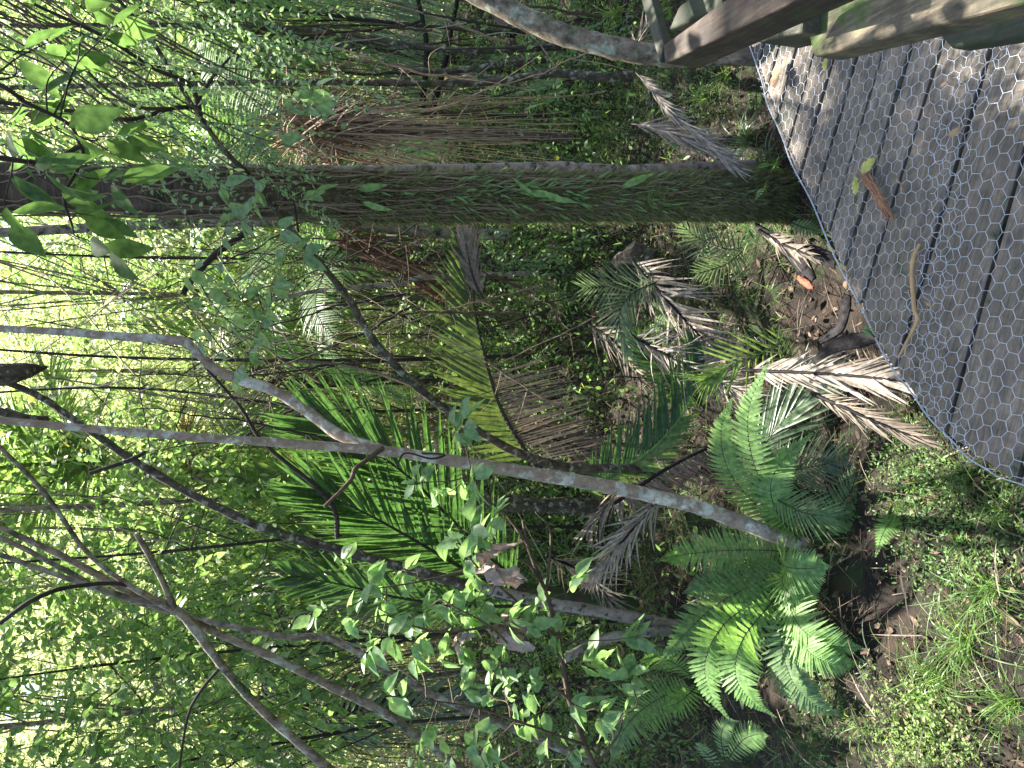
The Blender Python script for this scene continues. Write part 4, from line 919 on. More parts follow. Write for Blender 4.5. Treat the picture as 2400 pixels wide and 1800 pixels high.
# leafy shrub with big pale green leaves (lower middle)
sh = thing('leafy_shrub', PY(1480, 1830, 1.95), 'shrub with scattered pale green oval leaves on thin bare twigs in the lower left foreground', 'shrub')
SH = [(1090, 990), (1075, 1020), (1000, 1130), (1060, 1150), (1110, 1120), (1130, 1180), (1170, 1200), (1060, 1240), (1090, 1300), (1120, 1350), (1160, 1270), (1060, 1420), (960, 1340), (900, 1400), (865, 1380), (1000, 1480), (1100, 1440), (1140, 1520), (1190, 1470), (1190, 1560), (1040, 1560), (980, 1560), (1080, 1630), (1120, 1700), (1150, 1740), (1190, 1650), (1250, 1600), (1240, 1700), (1290, 1440), (1320, 1490), (1330, 1390), (1390, 1560), (1420, 1600), (1440, 1500), (1460, 1680), (1330, 1640), (1370, 1740), (1300, 1780), (950, 1640), (1060, 1760), (1180, 1780), (1120, 1400), (1080, 1500), (1230, 1500), (850, 1450), (830, 1330), (1430, 1740), (930, 1480), (880, 1500), (1010, 1420), (1140, 1400), (1210, 1560), (1160, 1640), (1020, 1690), (980, 1760), (1280, 1660), (1350, 1560), (1100, 1250), (1400, 1660), (1480, 1600), (780, 1420)]
mb = MB(); stem = smooth(T3([(1500, 1840, 1.95), (1400, 1800, 1.95), (1335, 1640, 1.95), (1310, 1500, 1.97), (1280, 1390, 2.0), (1240, 1290, 2.0), (1225, 1220, 2.0)]), 60)
tube(mb, stem, [.008, .008, .006, .004], 7, bump=.25)
limbs = [stem]
for pix in [[(1335, 1640, 1.95), (1240, 1560, 1.95), (1150, 1470, 1.95), (1060, 1420, 1.95)], [(1310, 1500, 1.97), (1200, 1400, 2.0), (1120, 1330, 2.0), (1060, 1250, 2.0)], [(1380, 1750, 1.95), (1240, 1700, 1.9), (1120, 1660, 1.9), (1000, 1640, 1.9)],
            [(1280, 1390, 2.0), (1290, 1250, 2.0), (1255, 1200, 2.0)], [(1240, 1280, 2.0), (1180, 1200, 2.0), (1120, 1150, 2.02), (1090, 1040, 2.05)], [(1150, 1470, 1.95), (1020, 1480, 1.95), (900, 1440, 1.95)], [(1120, 1330, 2.0), (1000, 1360, 2.0), (880, 1380, 2.0)], [(1400, 1790, 1.95), (1450, 1720, 1.9), (1460, 1680, 1.9)], [(1280, 1390, 2.0), (1245, 1330, 1.99), (1210, 1310, 2.0)]]:
    L_ = smooth(T3(pix), 30); limbs.append(L_); tube(mb, L_, [.0045, .003, .0018], 5, bump=.3)
allp = np.vstack(limbs); O = []; DD = []
for (x, y) in SH:
    p = PY(x, y, 1.95 + RS.uniform(-.10, .12)); j = ((allp - p) ** 2).sum(1).argmin(); q = allp[j]
    tube(mb, smooth([q, (p + q) / 2 + RS.randn(3) * .01, p], 8), [.0022, .0014], 4, bump=.3)
    O.append(p); DD.append(unit(p - q + RS.randn(3) * .02 + [0, 0, .03]))
mb.build('stems', M['stem_brown'], sh)
mb = MB(); sprays(mb, O, np.array(DD), .06, 7, .062, .034, sag=.1, spread=1.1, hang=.5, fold=.3, flat=1.0, mi_stem=1)
for (x, y, l) in [(1130, 1160, .07), (1160, 1190, .06)]: pass
mb.build('leaves', [M['leaf_lime'], M['stem_brown']], sh)
# crinkled dead leaves caught in the shrub
for (x, y, s_, lab) in [(1140, 1320, .075, 'large crinkled pinkish dead leaf caught on the shrub twigs'), (1170, 1475, .065, 'crumpled brown dead leaf caught low in the shrub'), (1075, 1500, .03, 'small curled brown dead leaf hanging in the shrub')]:
    p = PY(x, y, 1.98); mb = MB()
    for q in range(7): ribbons(mb, [p + RS.randn(3) * s_ * .22], [rnd_dirs(1)[0] * .6 + [.1, 0, -.4]], rnd_dirs(1), s_ * RS.uniform(.8, 1.3), s_ * .6, [.3, .9, .6, 1, .7, .9, .2], droop=.4, fold=.6)
    V = np.vstack(mb.V); [v.__iadd__(RS.randn(*v.shape) * s_ * .05) for v in mb.V]
    tag(mb.build('withered_leaf', M['crinkled'], base=p), lab, 'leaf')

# top left: big back lit leaves
bl = thing('large_leaved_tree', PY(0, 360, 1.7), 'overhanging branch with large translucent veined leaves at the top of the view', 'tree branch')
BL = [(30, 330), (70, 390), (110, 420), (60, 290), (150, 300), (130, 370), (230, 320), (160, 460), (230, 420), (180, 500), (20, 400), (110, 270), (200, 560), (60, 240), (30, 130), (90, 110), (190, 60), (240, 90), (10, 290), (150, 140), (10, 470)]
mb = MB(); O = []; DD = []
stem = smooth(T3([(-200, 340, 1.55), (0, 370, 1.6), (110, 380, 1.65), (190, 345, 1.66), (180, 400, 1.66), (150, 460, 1.66), (170, 530, 1.66)]), 60)
st2 = smooth(T3([(-200, 120, 1.6), (0, 200, 1.6), (60, 240, 1.62), (160, 290, 1.65), (190, 345, 1.66)]), 30)
tube(mb, stem, [.006, .004, .0025], 6, bump=.2); tube(mb, st2, [.005, .0035], 6, bump=.2); allp = np.vstack([stem, st2])
for (x, y) in BL:
    p = PY(x, y, 1.65 + RS.uniform(-.08, .12)); q = allp[((allp - p) ** 2).sum(1).argmin()]
    tube(mb, smooth([q, (p + q) / 2 + RS.randn(3) * .008, p], 8), [.002, .0012], 4); O.append(p); DD.append(unit(p - q + [0, 0, -.02]))
mb.build('stems', M['stem_dark'], bl)
mb = MB(); sprays(mb, O, np.array(DD), .04, 3, .085, .042, sag=.1, spread=1, hang=.9, fold=.25, flat=.9)
mb.build('leaves', [M['leaf_big'], M['stem_dark']], bl)
bl2 = thing('grey_leaved_climber', PY(560, 560, 2.05), 'climber with grey green leaves hanging on the diagonal dark stem', 'climber')
BL2 = [(470, 370), (500, 400), (530, 420), (560, 330), (585, 360), (590, 430), (540, 470), (570, 500), (600, 450), (655, 260), (690, 230), (700, 260), (720, 270), (650, 530), (630, 700), (600, 690), (560, 650), (640, 660), (520, 640), (480, 700), (530, 810), (620, 740), (700, 590), (530, 545), (560, 720), (460, 620), (700, 470), (660, 620), (640, 350), (500, 760), (600, 800), (560, 860)]
mb = MB(); O = []; DD = []
for (x, y) in BL2:
    p = PY(x, y, 2.05 + RS.uniform(-.1, .15)); q = Bp[((Bp - p) ** 2).sum(1).argmin()]
    q = q * .7 + p * .3 if np.linalg.norm(q - p) > .25 else q
    tube(mb, smooth([q, (p + q) / 2 + RS.randn(3) * .02 + [0, 0, .02], p], 10), [.0016, .001], 4); O.append(p); DD.append(unit(p - q + RS.randn(3) * .02))
mb.build('stems', M['vine'], bl2)
mb = MB(); sprays(mb, O, np.array(DD), .05, 4, .055, .03, sag=.1, spread=1.1, hang=.6, fold=.25, flat=.9)
mb.build('leaves', [M['leaf_blue'], M['vine']], bl2)
# small leaved drooping twigs at the top
sm = thing('small_leaved_tree', PY(-60, 60, 1.9), 'drooping twigs with tiny blue green leaves near the top of the view', 'tree branch')
mb = MB(); n_ = 105; O = np.array([PY(RS.uniform(-80, 620), RS.uniform(-40, 380) , RS.uniform(1.75, 2.5)) for _ in range(n_)])

def deck_gap(O):
    ok = np.ones(len(O), bool)
    for (x_, y_, r_) in [(1820, 240, .26), (1850, 120, .24), (1890, 60, .2)]:
        d = O - PZ(x_, y_, 0); al = d @ SUN; ok &= np.linalg.norm(d - al[:, None] * SUN, axis=1) > r_
    return ok
keep_ = deck_gap(O); O = O[keep_]; D_ = unit(np.column_stack([RS.uniform(-.9, .2, len(O)), RS.uniform(-.3, .3, len(O)), RS.uniform(-1, -.1, len(O))]))
sprays(mb, O, D_, RS.uniform(.16, .34, len(O)), 17, .017, .010, sag=.3, spread=1.1, hang=.1, opp=True, rst=.0009, fold=.1, prof=OV5)
mb.build('foliage', [M['leaf_blue'], M['stem_brown']], sm)
mb = MB()
for q in range(34):
    x, y = RS.uniform(-60, 500), RS.uniform(-60, 330); Y_ = RS.uniform(1.8, 2.5)
    tube(mb, smooth(T3([(x - 260, y - 150, Y_), (x - 80, y - 40, Y_), (x + 120, y + RS.uniform(20, 120), Y_ + .05), (x + 260, y + RS.uniform(60, 200), Y_ + .05)]), 20), [.003, .0022, .0010], 4, bump=.3)
mb.build('branches', M['stem_brown'], sm)

# ------------------------------------------------------------------ trees of the middle distance and background
SPOTS = []   # places the sun reaches through gaps in the canopy: (point, radius)
for (x, y, Y_, r_) in [(1830, 220, 2.15, .32), (1850, 110, 2.2, .30), (2250, 60, 1.3, .2), (1190, 300, 3.2, .28), (1330, 330, 3.2, .22), (1430, 300, 3.0, .25), (1560, 300, 2.6, .2), (1750, 950, 2.42, .16), (1840, 1080, 2.3, .14), (1880, 1330, 2.2, .14), (1930, 1500, 2.15, .14), (1760, 1560, 2.3, .16), (1580, 1310, 2.7, .14),
                       (1000, 1130, 2.0, .16), (1100, 1200, 2.0, .14), (1150, 1330, 2.0, .14), (1060, 1450, 1.95, .2), (1150, 1600, 1.95, .2), (1400, 1600, 1.95, .14), (870, 1060, 2.45, .12), (1300, 1110, 2.5, .1), (1600, 720, 3.0, .2), (1450, 1430, 3.1, .12), (2000, 870, 2.0, .12), (1560, 850, 2.9, .12), (1330, 580, 5.0, .3), (2300, 1600, 1.65, .18), (2200, 1740, 1.8, .16), (2250, 1330, 1.75, .12), (1270, 80, 2.5, .12), (1450, 1270, 2.8, .14), (1000, 900, 4., .3), (700, 400, 5, .4), (2100, 1180, 2.0, .12), (200, 150, 1.9, .14), (80, 380, 1.65, .16), (700, 250, 3.3, .3), (860, 1150, 3.2, .35), (1000, 700, 3.2, .2), (400, 700, 3.5, .5), (300, 1300, 2.8, .25), (650, 1560, 2.8, .25), (1500, 500, 2.5, .15), (1720, 470, 2.45, .14), (330, 1100, 7.5, .6), (500, 1110, 7.5, .5), (1700, 1000, 2.5, .22), (1720, 1600, 2.3, .2), (1880, 1600, 2.2, .15)]:
    SPOTS.append((PY(x, y, Y_), r_ * 1.1))
def sun_gap(O, slack=.06):
    """False where foliage at O would shade one of the sunlit places"""
    ok = np.ones(len(O), bool)
    for p, r in SPOTS:
        d = O - p; al = d @ SUN; perp = np.linalg.norm(d - al[:, None] * SUN, axis=1)
        ok &= ~((al > .35) & (perp < r + slack))
    return ok
def make_tree(name, label, cat, base, h, cr, cz, ntw, lL, lW, leaf, bark, J=9, Lt=.3, lean=(0, 0), r=.05, nb=14, gaps=False, prof=OV5, hang=.4, group=None, crz=None, sp=1.0, fold=.2):
    """a tree: a tapered trunk with limbs, and a crown of leafy twigs filling an uneven volume"""
    base = np.asarray(base, float); t = thing(name, base, label, cat, group)
    top = base + [lean[0], lean[1], h]
    path = smooth([base - [0, 0, .05], base + [lean[0] * .3 + RS.uniform(-.1, .1), lean[1] * .3, h * .35], base + [lean[0] * .7 + RS.uniform(-.12, .12), lean[1] * .7, h * .7], top], 30)
    mb = MB(); tube(mb, path, [r, r * .75, r * .35], 8, bump=.2)
    crz = crz or cr; c = base + [lean[0], lean[1], cz]
    # limbs
    heads = c + rnd_dirs(nb) * RS.uniform(.35, .95, (nb, 1)) * [cr, cr, crz]
    for hd in heads:
        j = np.clip(int(30 * RS.uniform(.25, .85)), 2, 28)
        j = min(j, max(2, int(np.searchsorted(path[:, 2], hd[2] - .1))))
        j = min(j, 29)
        q = path[j]; tube(mb, smooth([q, q * .5 + hd * .5 + RS.randn(3) * .08 - [0, 0, .05], hd], 12), [r * .35, r * .2, r * .08], 5, bump=.2)
    mb.build('trunk', bark, t)
    k_ = RS.randint(0, nb, ntw); O = heads[k_] + RS.randn(ntw, 3) * [cr * .28, cr * .28, crz * .28]
    O[:, 2] = np.maximum(O[:, 2], base[2] + .15)
    if gaps: O = O[sun_gap(O, Lt * .7)]
    D = unit(O - c + RS.randn(len(O), 3) * cr * .6)
    mb = MB(); sprays(mb, O, D, Lt * RS.uniform(.6, 1.3, len(O)), J, lL, lW, prof=prof, sag=.3, spread=sp, hang=hang, fold=fold, flat=.8)
    mb.build('crown', [leaf, bark], t)
    return t
def g3(X, Y): return np.array([X, Y, float(gz(X, Y))])
def fr_x(y, Y, x=900): return (900. - y) / FPX * Y / cp
# middle distance shrubs placed from the photograph: (y px, Y, height, crown radius, crown centre z, leaf kind)
tall = []
mids = [
 (820, 4.2, 3.6, .75, 2.3, 'leaf_mid', 'bushy sapling with mid green leaves just left of the fork of the slender trunk', .055),
 (930, 4.8, 3.8, .8, 2.4, 'leaf', 'light green sapling between the two upper arms of the slender trunk', .055),
 (1250, 4.3, 3.6, .8, 2.3, 'leaf', 'light leafy sapling above the large dark palm fronds', .055),
 (1480, 4.0, 3.4, .8, 2.2, 'leaf', 'fresh green sapling left of the fan of brown stems', .06),
 (1700, 4.2, 3.4, .8, 2.2, 'leaf_mid', 'dense green sapling at the far left of the view', .055),
 (640, 4.8, 3.8, .7, 2.5, 'leaf_mid', 'green sapling just left of the upper mossy trunk', .05),
 (560, 6.0, 3.8, .7, 2.2, 'leaf', 'pale green sapling behind the upper mossy trunk', .05),
 (250, 4.6, 3.6, .8, 2.5, 'leaf_mid', 'bushy sapling right of the upper mossy trunk', .05),
 (60, 4.4, 3.6, .8, 2.3, 'leaf', 'leafy sapling at the far right of the view', .05),
]
for (y, Y_, h, cr, cz, lf, lab, ll) in mids:
    make_tree('sapling', lab, 'sapling', g3(fr_x(y, Y_), Y_), h, cr, cz + .3, 330, ll, ll * .56, M[lf], M['stem_dark'], J=8, Lt=.22, r=.012, nb=16, gaps=True, crz=.95, group='saplings behind the slender trunk')
# lower dark shrubs
for (y, Y_, h, cr, cz, lf, lab) in [
 (900, 4.4, 1.3, .45, .75, 'leaf_mid', 'low dark shrub in the shade at the centre'),
 (640, 4.2, 1.3, .45, .8, 'fern_dark', 'low feathery shrub left of the mossy trunk'),
 (300, 5.2, 1.5, .5, .8, 'leaf_mid', 'low shrub behind the skirt of hanging stalks'),
 (1150, 4.6, 1.2, .5, .6, 'leaf_mid', 'low shrub behind the slender trunk'),
 (1650, 3.6, 1.1, .45, .5, 'leaf_mid', 'low shrub behind the pale green leafy shrub'),
 (1400, 4.6, 1.4, .5, .7, 'leaf', 'low light green shrub behind the crooked trunk'),
 (60, 3.9, 1.2, .5, .5, 'fern_dark', 'low dark shrub behind the leaning lichen trunk'),
 (760, 5.6, 1.6, .6, .8, 'leaf', 'sunlit low shrub in the gap left of the mossy trunk')]:
    make_tree('low_shrub', lab, 'shrub', g3(fr_x(y, Y_), Y_), h, cr, cz, 130, .035, .016, M[lf], M['stem_dark'], J=10, Lt=.18, r=.012, nb=12, gaps=True, crz=.5, group='low shrubs of the middle distance')

# background forest: a few built trees, then copies
protos = []
for q in range(5):
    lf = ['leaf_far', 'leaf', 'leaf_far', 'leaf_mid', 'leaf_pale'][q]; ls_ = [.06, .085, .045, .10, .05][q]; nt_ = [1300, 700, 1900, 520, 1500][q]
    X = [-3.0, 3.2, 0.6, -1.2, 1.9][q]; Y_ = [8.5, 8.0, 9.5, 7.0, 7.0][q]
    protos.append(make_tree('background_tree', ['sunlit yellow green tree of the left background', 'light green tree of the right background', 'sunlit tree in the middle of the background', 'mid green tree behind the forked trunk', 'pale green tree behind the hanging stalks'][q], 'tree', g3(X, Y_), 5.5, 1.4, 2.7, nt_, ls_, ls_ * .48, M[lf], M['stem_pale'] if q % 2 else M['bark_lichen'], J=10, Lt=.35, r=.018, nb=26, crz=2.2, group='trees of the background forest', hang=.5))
cnt = 0
rows = [(7.5, 5), (10, 8), (13, 10), (17, 12), (23, 15), (31, 17)]
words = {7.5: 'nearer', 10: 'second', 13: 'third', 17: 'fourth', 23: 'fifth', 31: 'farthest'}
for (Y_, n_) in rows:
    for j in range(n_):
        wdt = Y_ * .62 + 1.5
        X = -wdt + 2 * wdt * (j + .5) / n_ + RS.uniform(-.4, .4)
        src = protos[RS.randint(0, 5)]
        y2 = Y_ + RS.uniform(-1.1, 1.1)
        g_ = g3(X, y2)
        copy_thing(src, tuple(g_), RS.uniform(0, 6.28), RS.uniform(.9, 1.25) * (1 + max(0, Y_ - 13) * .02), 'leafy tree in the %s row of the background forest, %s %s' % (words[Y_], ['first', 'second', 'third', 'fourth', 'fifth', 'sixth', 'seventh', 'eighth', 'ninth', 'tenth', 'eleventh', 'twelfth', 'thirteenth', 'fourteenth', 'fifteenth', 'sixteenth', 'seventeenth'][j], 'from the left'))
        cnt += 1

n_ = 60000; an_ = RS.uniform(-.95, .95, n_); rd_ = RS.uniform(36, 60, n_)
P_ = np.stack([np.sin(an_) * rd_, np.cos(an_) * rd_, RS.rand(n_) ** .8 * (15 + 4 * np.sin(an_ * 23) + 2.5 * np.sin(an_ * 61 + 1))], -1); mb = MB(); D_ = rnd_dirs(n_, -.3)
ribbons(mb, P_, D_, rnd_dirs(n_), RS.uniform(.5, 1.0, n_), RS.uniform(.3, .6, n_), OV5, fold=.2)
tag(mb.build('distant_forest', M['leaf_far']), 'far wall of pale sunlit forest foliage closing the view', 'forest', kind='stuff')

# tall canopy trees: thin trunks in view, wide crowns above the frame that dapple the light
for (y, Y_, h, cr, lab) in [(1560, 6.2, 7.0, 1.9, 'tall thin trunk at the left whose crown is above the view'), (1130, 5.4, 7.2, 2.0, 'tall thin trunk behind the big palm fronds whose crown is above the view'), (700, 6.4, 7.0, 2.0, 'tall thin trunk left of the mossy trunk whose crown is above the view'), (1300, 8.0, 7.0, 2.2, 'tall thin trunk far behind the crooked mossy trunk whose crown is above the view'), (330, 5.6, 7.0, 1.8, 'tall thin trunk behind the hanging stalks whose crown is above the view')]:
    make_tree('canopy_tree', lab, 'tree', g3(fr_x(y, Y_), Y_), h, cr, 6.2, 750, .085, .045, M['canopy'], M['bark_lichen'], J=9, Lt=.35, r=.02, nb=30, gaps=True, crz=.9, group='tall canopy trees')

def add_shade_crown(root, path_end, c, cr, crz, ntw, lL=.085, lW=.05):  # unseen foliage above the frame, added to shade the deck and rails
    heads = np.asarray(c) + rnd_dirs(18) * RS.uniform(.3, .95, (18, 1)) * [cr, cr, crz]
    mb = MB()
    for hd in heads: tube(mb, smooth([path_end, path_end * .5 + hd * .5 + RS.randn(3) * .1, hd], 12), [.012, .007, .003], 5, bump=.2)
    mb.build('shade_limbs', M['bark_dark'], root)
    k_ = RS.randint(0, 18, ntw); O = heads[k_] + RS.randn(ntw, 3) * [cr * .32, cr * .32, crz * .3]; O = O[sun_gap(O, .10)]
    mb = MB(); sprays(mb, O, unit(O - c + RS.randn(len(O), 3) * cr * .6), .3 * RS.uniform(.6, 1.3, len(O)), 9, lL, lW, prof=OV5, sag=.3, hang=.4, fold=.2, flat=.8)
    mb.build('crown', [M['canopy'], M['bark_dark']], root)  # added leaf mass on the sun's path to the deck, out of view
add_shade_crown(A, Ap[0], [.15, 4.3, 5.6], 1.6, .6, 2900)
add_shade_crown(palm, BT[0], [1.35, 4.4, 5.6], 1.4, .6, 2200)
# palms and tree ferns standing back among the trees
def back_palm(name, label, X, Y_, h, nf, L, W, mat, dmat, group, wl=.55, trunk=.06, n=34):
    b_ = g3(X, Y_); t = thing(name, b_, label, name.replace('background_', '').replace('_', ' '), group); top = b_ + [0, 0, h]
    mb = MB(); tube(mb, smooth([b_ - [0, 0, .05], b_ + [.04, 0, h * .5], top], 14), [trunk, trunk * .9, trunk * .8], 10, bump=.3); mb.build('trunk', M['bark_dark'], t)
    for q in range(nf):
        a = q * 2.399 + .3; e = RS.uniform(.15, 1.1); d = np.array([math.cos(a), math.sin(a), 0]); l_ = L * RS.uniform(.8, 1.15)
        pts = [top, top + d * l_ * .35 + [0, 0, l_ * .32 * e], top + d * l_ * .75 + [0, 0, l_ * (.30 * e - .12)], top + d * l_ + [0, 0, l_ * (.12 * e - .45)]]
        frond(t, pts, [0, -.2, 1], n, W, 72, 35, [.5, .9, 1, .9, .7, .3], wl, LAN, [M[mat], M['stem_dark']], rr=(.008, .002), droop=.45, fold=.3, s0=.12, lift=.05)
    n_ = 60; k_ = 8; PP = []
    for q in range(n_):
        a = RS.uniform(0, 6.28); d = np.array([math.cos(a), math.sin(a), 0]); l_ = L * RS.uniform(.4, .8)
        PP.append(smooth([top, top + d * l_ * .28 + [0, 0, -l_ * .25], top + d * l_ * RS.uniform(.2, .4) + [0, 0, -l_]], k_) + RS.randn(k_, 3) * .01)
    mb = MB(); thin(mb, np.array(PP), np.linspace(.007, .003, k_)[None, :] * np.ones((n_, 1)))
    mb.build('dead_skirt', M[dmat], t); return t
for (y, Y_, h, L, W, mt, kd, lab) in [(470, 5.6, 2.0, 1.3, .22, 'fern', 'background_tree_fern', 'sunlit tree fern right behind the upper mossy trunk'), (160, 5.4, 2.1, 1.3, .24, 'fern', 'background_tree_fern', 'green tree fern at the right beyond the drooping twigs'),
     (620, 5.2, 1.5, 1.1, .20, 'fern', 'background_tree_fern', 'green tree fern just left of the mossy trunk'), (900, 7.0, 2.0, 1.5, .30, 'palm_lime', 'background_palm', 'sunlit palm seen between the arms of the slender trunk'),
     (1620, 5.8, 1.6, 1.6, .32, 'palm_grey', 'background_palm', 'pale palm in the far left background'), (720, 8.2, 2.6, 1.7, .30, 'palm_lime', 'background_palm', 'small far palm left of the diagonal dark stem'), (1400, 7.2, 2.4, 1.7, .34, 'palm_lime', 'background_palm', 'sunlit palm behind the crooked mossy trunk')]:
    back_palm(kd, lab, fr_x(y, Y_), Y_, h, 11, L, W, mt, 'dead', 'palms and tree ferns among the trees', wl=.6 if 'fern' in kd else .5)
# thin tangled twigs behind
mb = MB(); n_ = 420; k_ = 9; PP = []
for q in range(n_):
    Y_ = RS.uniform(3.6, 8.5); x = RS.uniform(-100, 1250); y = RS.uniform(-50, 1850); L_ = RS.uniform(60, 260) * 4 / Y_ ; a = RS.normal(.3 if y > 900 else 0, .6)
    pts = T3([(x + L_, y + a * L_, Y_), (x, y + RS.uniform(-25, 25), Y_ + RS.uniform(-.2, .2)), (x - L_, y - a * L_ * .6, Y_)])
    PP.append(smooth(pts, k_) + np.cumsum(RS.randn(k_, 3) * .008, 0))
thin(mb, np.array(PP), RS.uniform(.0015, .005, (n_, 1)) * np.linspace(1, .5, k_)[None])
tag(mb.build('tangled_twigs', plain('pale_twigs', (.34, .28, .20), island=True)), 'tangle of thin pale bare twigs and vines woven through the background', 'twigs', kind='stuff')

# pale vertical stems and poles far back
mb0 = []
for q in range(10):
    y = RS.uniform(-50, 1850); Y_ = RS.uniform(4.5, 10); X = fr_x(y, Y_); g_ = g3(X, Y_)
    lean = RS.normal(.5 if y > 900 else 0, .6)
    t = thing('pole_tree', g_, 'thin bare stem standing among the leaves of the background', 'tree', 'thin bare stems in the background')
    mb = MB(); hh = RS.uniform(3, 5.5)
    tube(mb, smooth([g_, g_ + [lean * .3 + RS.uniform(-.1, .1), 0, hh * .4], g_ + [lean, 0, hh]], 24), [RS.uniform(.008, .018), .005], 7, bump=.25)
    for k_ in range(6):
        s_ = RS.uniform(.3, .9); p = g_ + [lean * s_, 0, hh * s_]; d = rnd_dirs(1)[0] * [1, .5, .6] + [0, 0, .3]
        tube(mb, smooth([p, p + d * .3 + RS.randn(3) * .05, p + d * .8], 10), [.006, .002], 4)
    mb.build('stem', [M['stem_pale'], M['bark_dark'], M['bark_lichen'], M['stem_brown']][q % 4], t)
    t['label'] = 'thin bare %s stem standing among background leaves, %s' % (['pale', 'dark', 'lichen grey', 'brown'][q % 4], 'number %d from a walk round the grove' % q) if False else t['label']

# the pale ringed palm in the left background
nk = thing('ringed_palm', PY(1080, 1130, 7.5), 'sunlit palm with a ringed trunk and swollen pale green crownshaft in the left background', 'palm')
mb = MB(); tp = smooth(T3([(1100, 1118, 7.5), (750, 1108, 7.5), (420, 1106, 7.5)]), 60); rr = np.where(np.arange(60) % 3 == 0, .100, .092); tube(mb, tp, rr, 14); mb.build('trunk', barkmat('ringed_trunk', [(.3, (.25, .18, .12)), (.7, (.48, .38, .28))], scale=12), nk)
mb = MB(); tube(mb, smooth(T3([(425, 1106, 7.5), (380, 1106, 7.5), (320, 1100, 7.5), (250, 1085, 7.5)]), 16), [.11, .15, .13, .07], 14); mb.build('crownshaft', plain('crownshaft', (.45, .52, .22), rough=.4, var=.15), nk)
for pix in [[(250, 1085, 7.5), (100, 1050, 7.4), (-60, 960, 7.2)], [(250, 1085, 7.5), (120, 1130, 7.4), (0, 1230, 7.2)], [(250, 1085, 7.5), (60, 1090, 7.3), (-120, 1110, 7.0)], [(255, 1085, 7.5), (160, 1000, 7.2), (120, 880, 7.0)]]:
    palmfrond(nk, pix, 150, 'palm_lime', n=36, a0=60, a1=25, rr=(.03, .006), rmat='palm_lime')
mb = MB(); n_ = 260; c = PY(430, 1040, 7.3)
thin(mb, np.stack([np.repeat(c[None], n_, 0) + RS.randn(n_, 3) * .02, c + RS.randn(n_, 3) * [.16, .1, .12] - [0, 0, .05]], 1), .006); mb.build('flower_bunch', plain('flower_stalks', (.5, .42, .18)), nk)

# dark reddish tree fern trunk left of the mossy trunk
rt = thing('tree_fern', PY(1010, 690, 4.2), 'tree fern with a shaggy reddish brown trunk in the gap left of the mossy trunk', 'tree fern')
mb = MB(); tube(mb, smooth(T3([(1060, 690, 4.2), (960, 640, 4.2), (870, 590, 4.2), (800, 560, 4.2)]), 20), [.06, .055, .05], 12, bump=.12); n_ = 700; tp = smooth(T3([(1060, 690, 4.2), (960, 640, 4.2), (870, 590, 4.2), (800, 560, 4.2)]), n_); ribbons(mb, tp + RS.randn(n_, 3) * .035, rnd_dirs(n_, -.9), rnd_dirs(n_), RS.uniform(.04, .12, n_), .006, LIN, droop=.4); mb.build('trunk', barkmat('red_fibrous', [(.3, (.03, .012, .008)), (.7, (.24, .10, .05))], scale=50), rt)
for pix in [[(810, 565, 4.2), (760, 640, 4.1), (740, 720, 4.0), (780, 800, 3.9)], [(810, 565, 4.2), (700, 560, 4.1), (620, 600, 4.0), (560, 680, 3.9)], [(810, 560, 4.2), (740, 500, 4.2), (640, 480, 4.2)], [(810, 565, 4.2), (650, 620, 4.3), (560, 560, 4.3)]]:
    frond(rt, T3(pix), (0, -.6, .8), 40, .20, 80, 50, [.3, .8, 1, .9, .6, .1], .55, SER, [M['fern_dark'], M['stem_dark']], rr=(.005, .001), droop=.2, fold=.2, s0=.15)
trunk_thing('bleached_pole', 'thin bleached white pole slanting behind the diagonal dark stem', 'dead stem', [(640, 700, 4.0), (760, 680, 4.0), (900, 668, 4.0), (1010, 650, 4.0), (1260, 640, 4.0)], [8, 12, 12, 11], M['bark_white'], n=24)
trunk_thing('mossy_log', 'dark mossy stump behind the slender trunk above the shrub leaves', 'stump', [(980, 1150, 3.6), (1100, 1170, 3.6), (1200, 1180, 3.55), (1420, 1190, 3.5)], [26, 32, 34, 40], M['bark_dark'], n=30, bump=.5)
trunk_thing('rotten_stump', 'grey brown rotten stump on the litter left of the mossy trunk', 'stump', [(1440, 620, 3.45), (1480, 600, 3.4), (1530, 610, 3.35)], [30, 56, 50], M['bark_dark'], n=12, bump=.4)
# lots of thin dark bare twigs in the middle
tw = []
for q in range(40):
    x, y = RS.uniform(500, 1350), RS.uniform(540, 1050); Y_ = RS.uniform(2.9, 4.2); a = RS.uniform(-.9, .9)
    L_ = RS.uniform(120, 330); p0 = (x + L_, y + a * L_ * .5, Y_ + .1); p1 = (x + L_ * .3, y + RS.uniform(-30, 30), Y_); p2 = (x - L_, y - a * L_ * .7, Y_ - .1)
    pts = T3([p0, p1, p2]); t = thing('bare_twig_shrub', pts[0], 'leafless dark twiggy stem in the shaded centre of the view', 'shrub', 'bare twigs in the shaded centre')
    mb = MB(); P = smooth(pts, 30) + np.cumsum(RS.randn(30, 3) * .003, 0); tube(mb, P, [RS.uniform(.003, .009), .0018], 5, bump=.3)
    for k_ in range(7):
        j = RS.randint(5, 28); d = rnd_dirs(1)[0] * RS.uniform(.1, .35)
        tube(mb, smooth([P[j], P[j] + d * .5 + RS.randn(3) * .015, P[j] + d], 8), [.002, .0008], 4)
    mb.build('stem', M[['stem_dark', 'stem_dark', 'stem_brown', 'vine'][q % 4]], t)

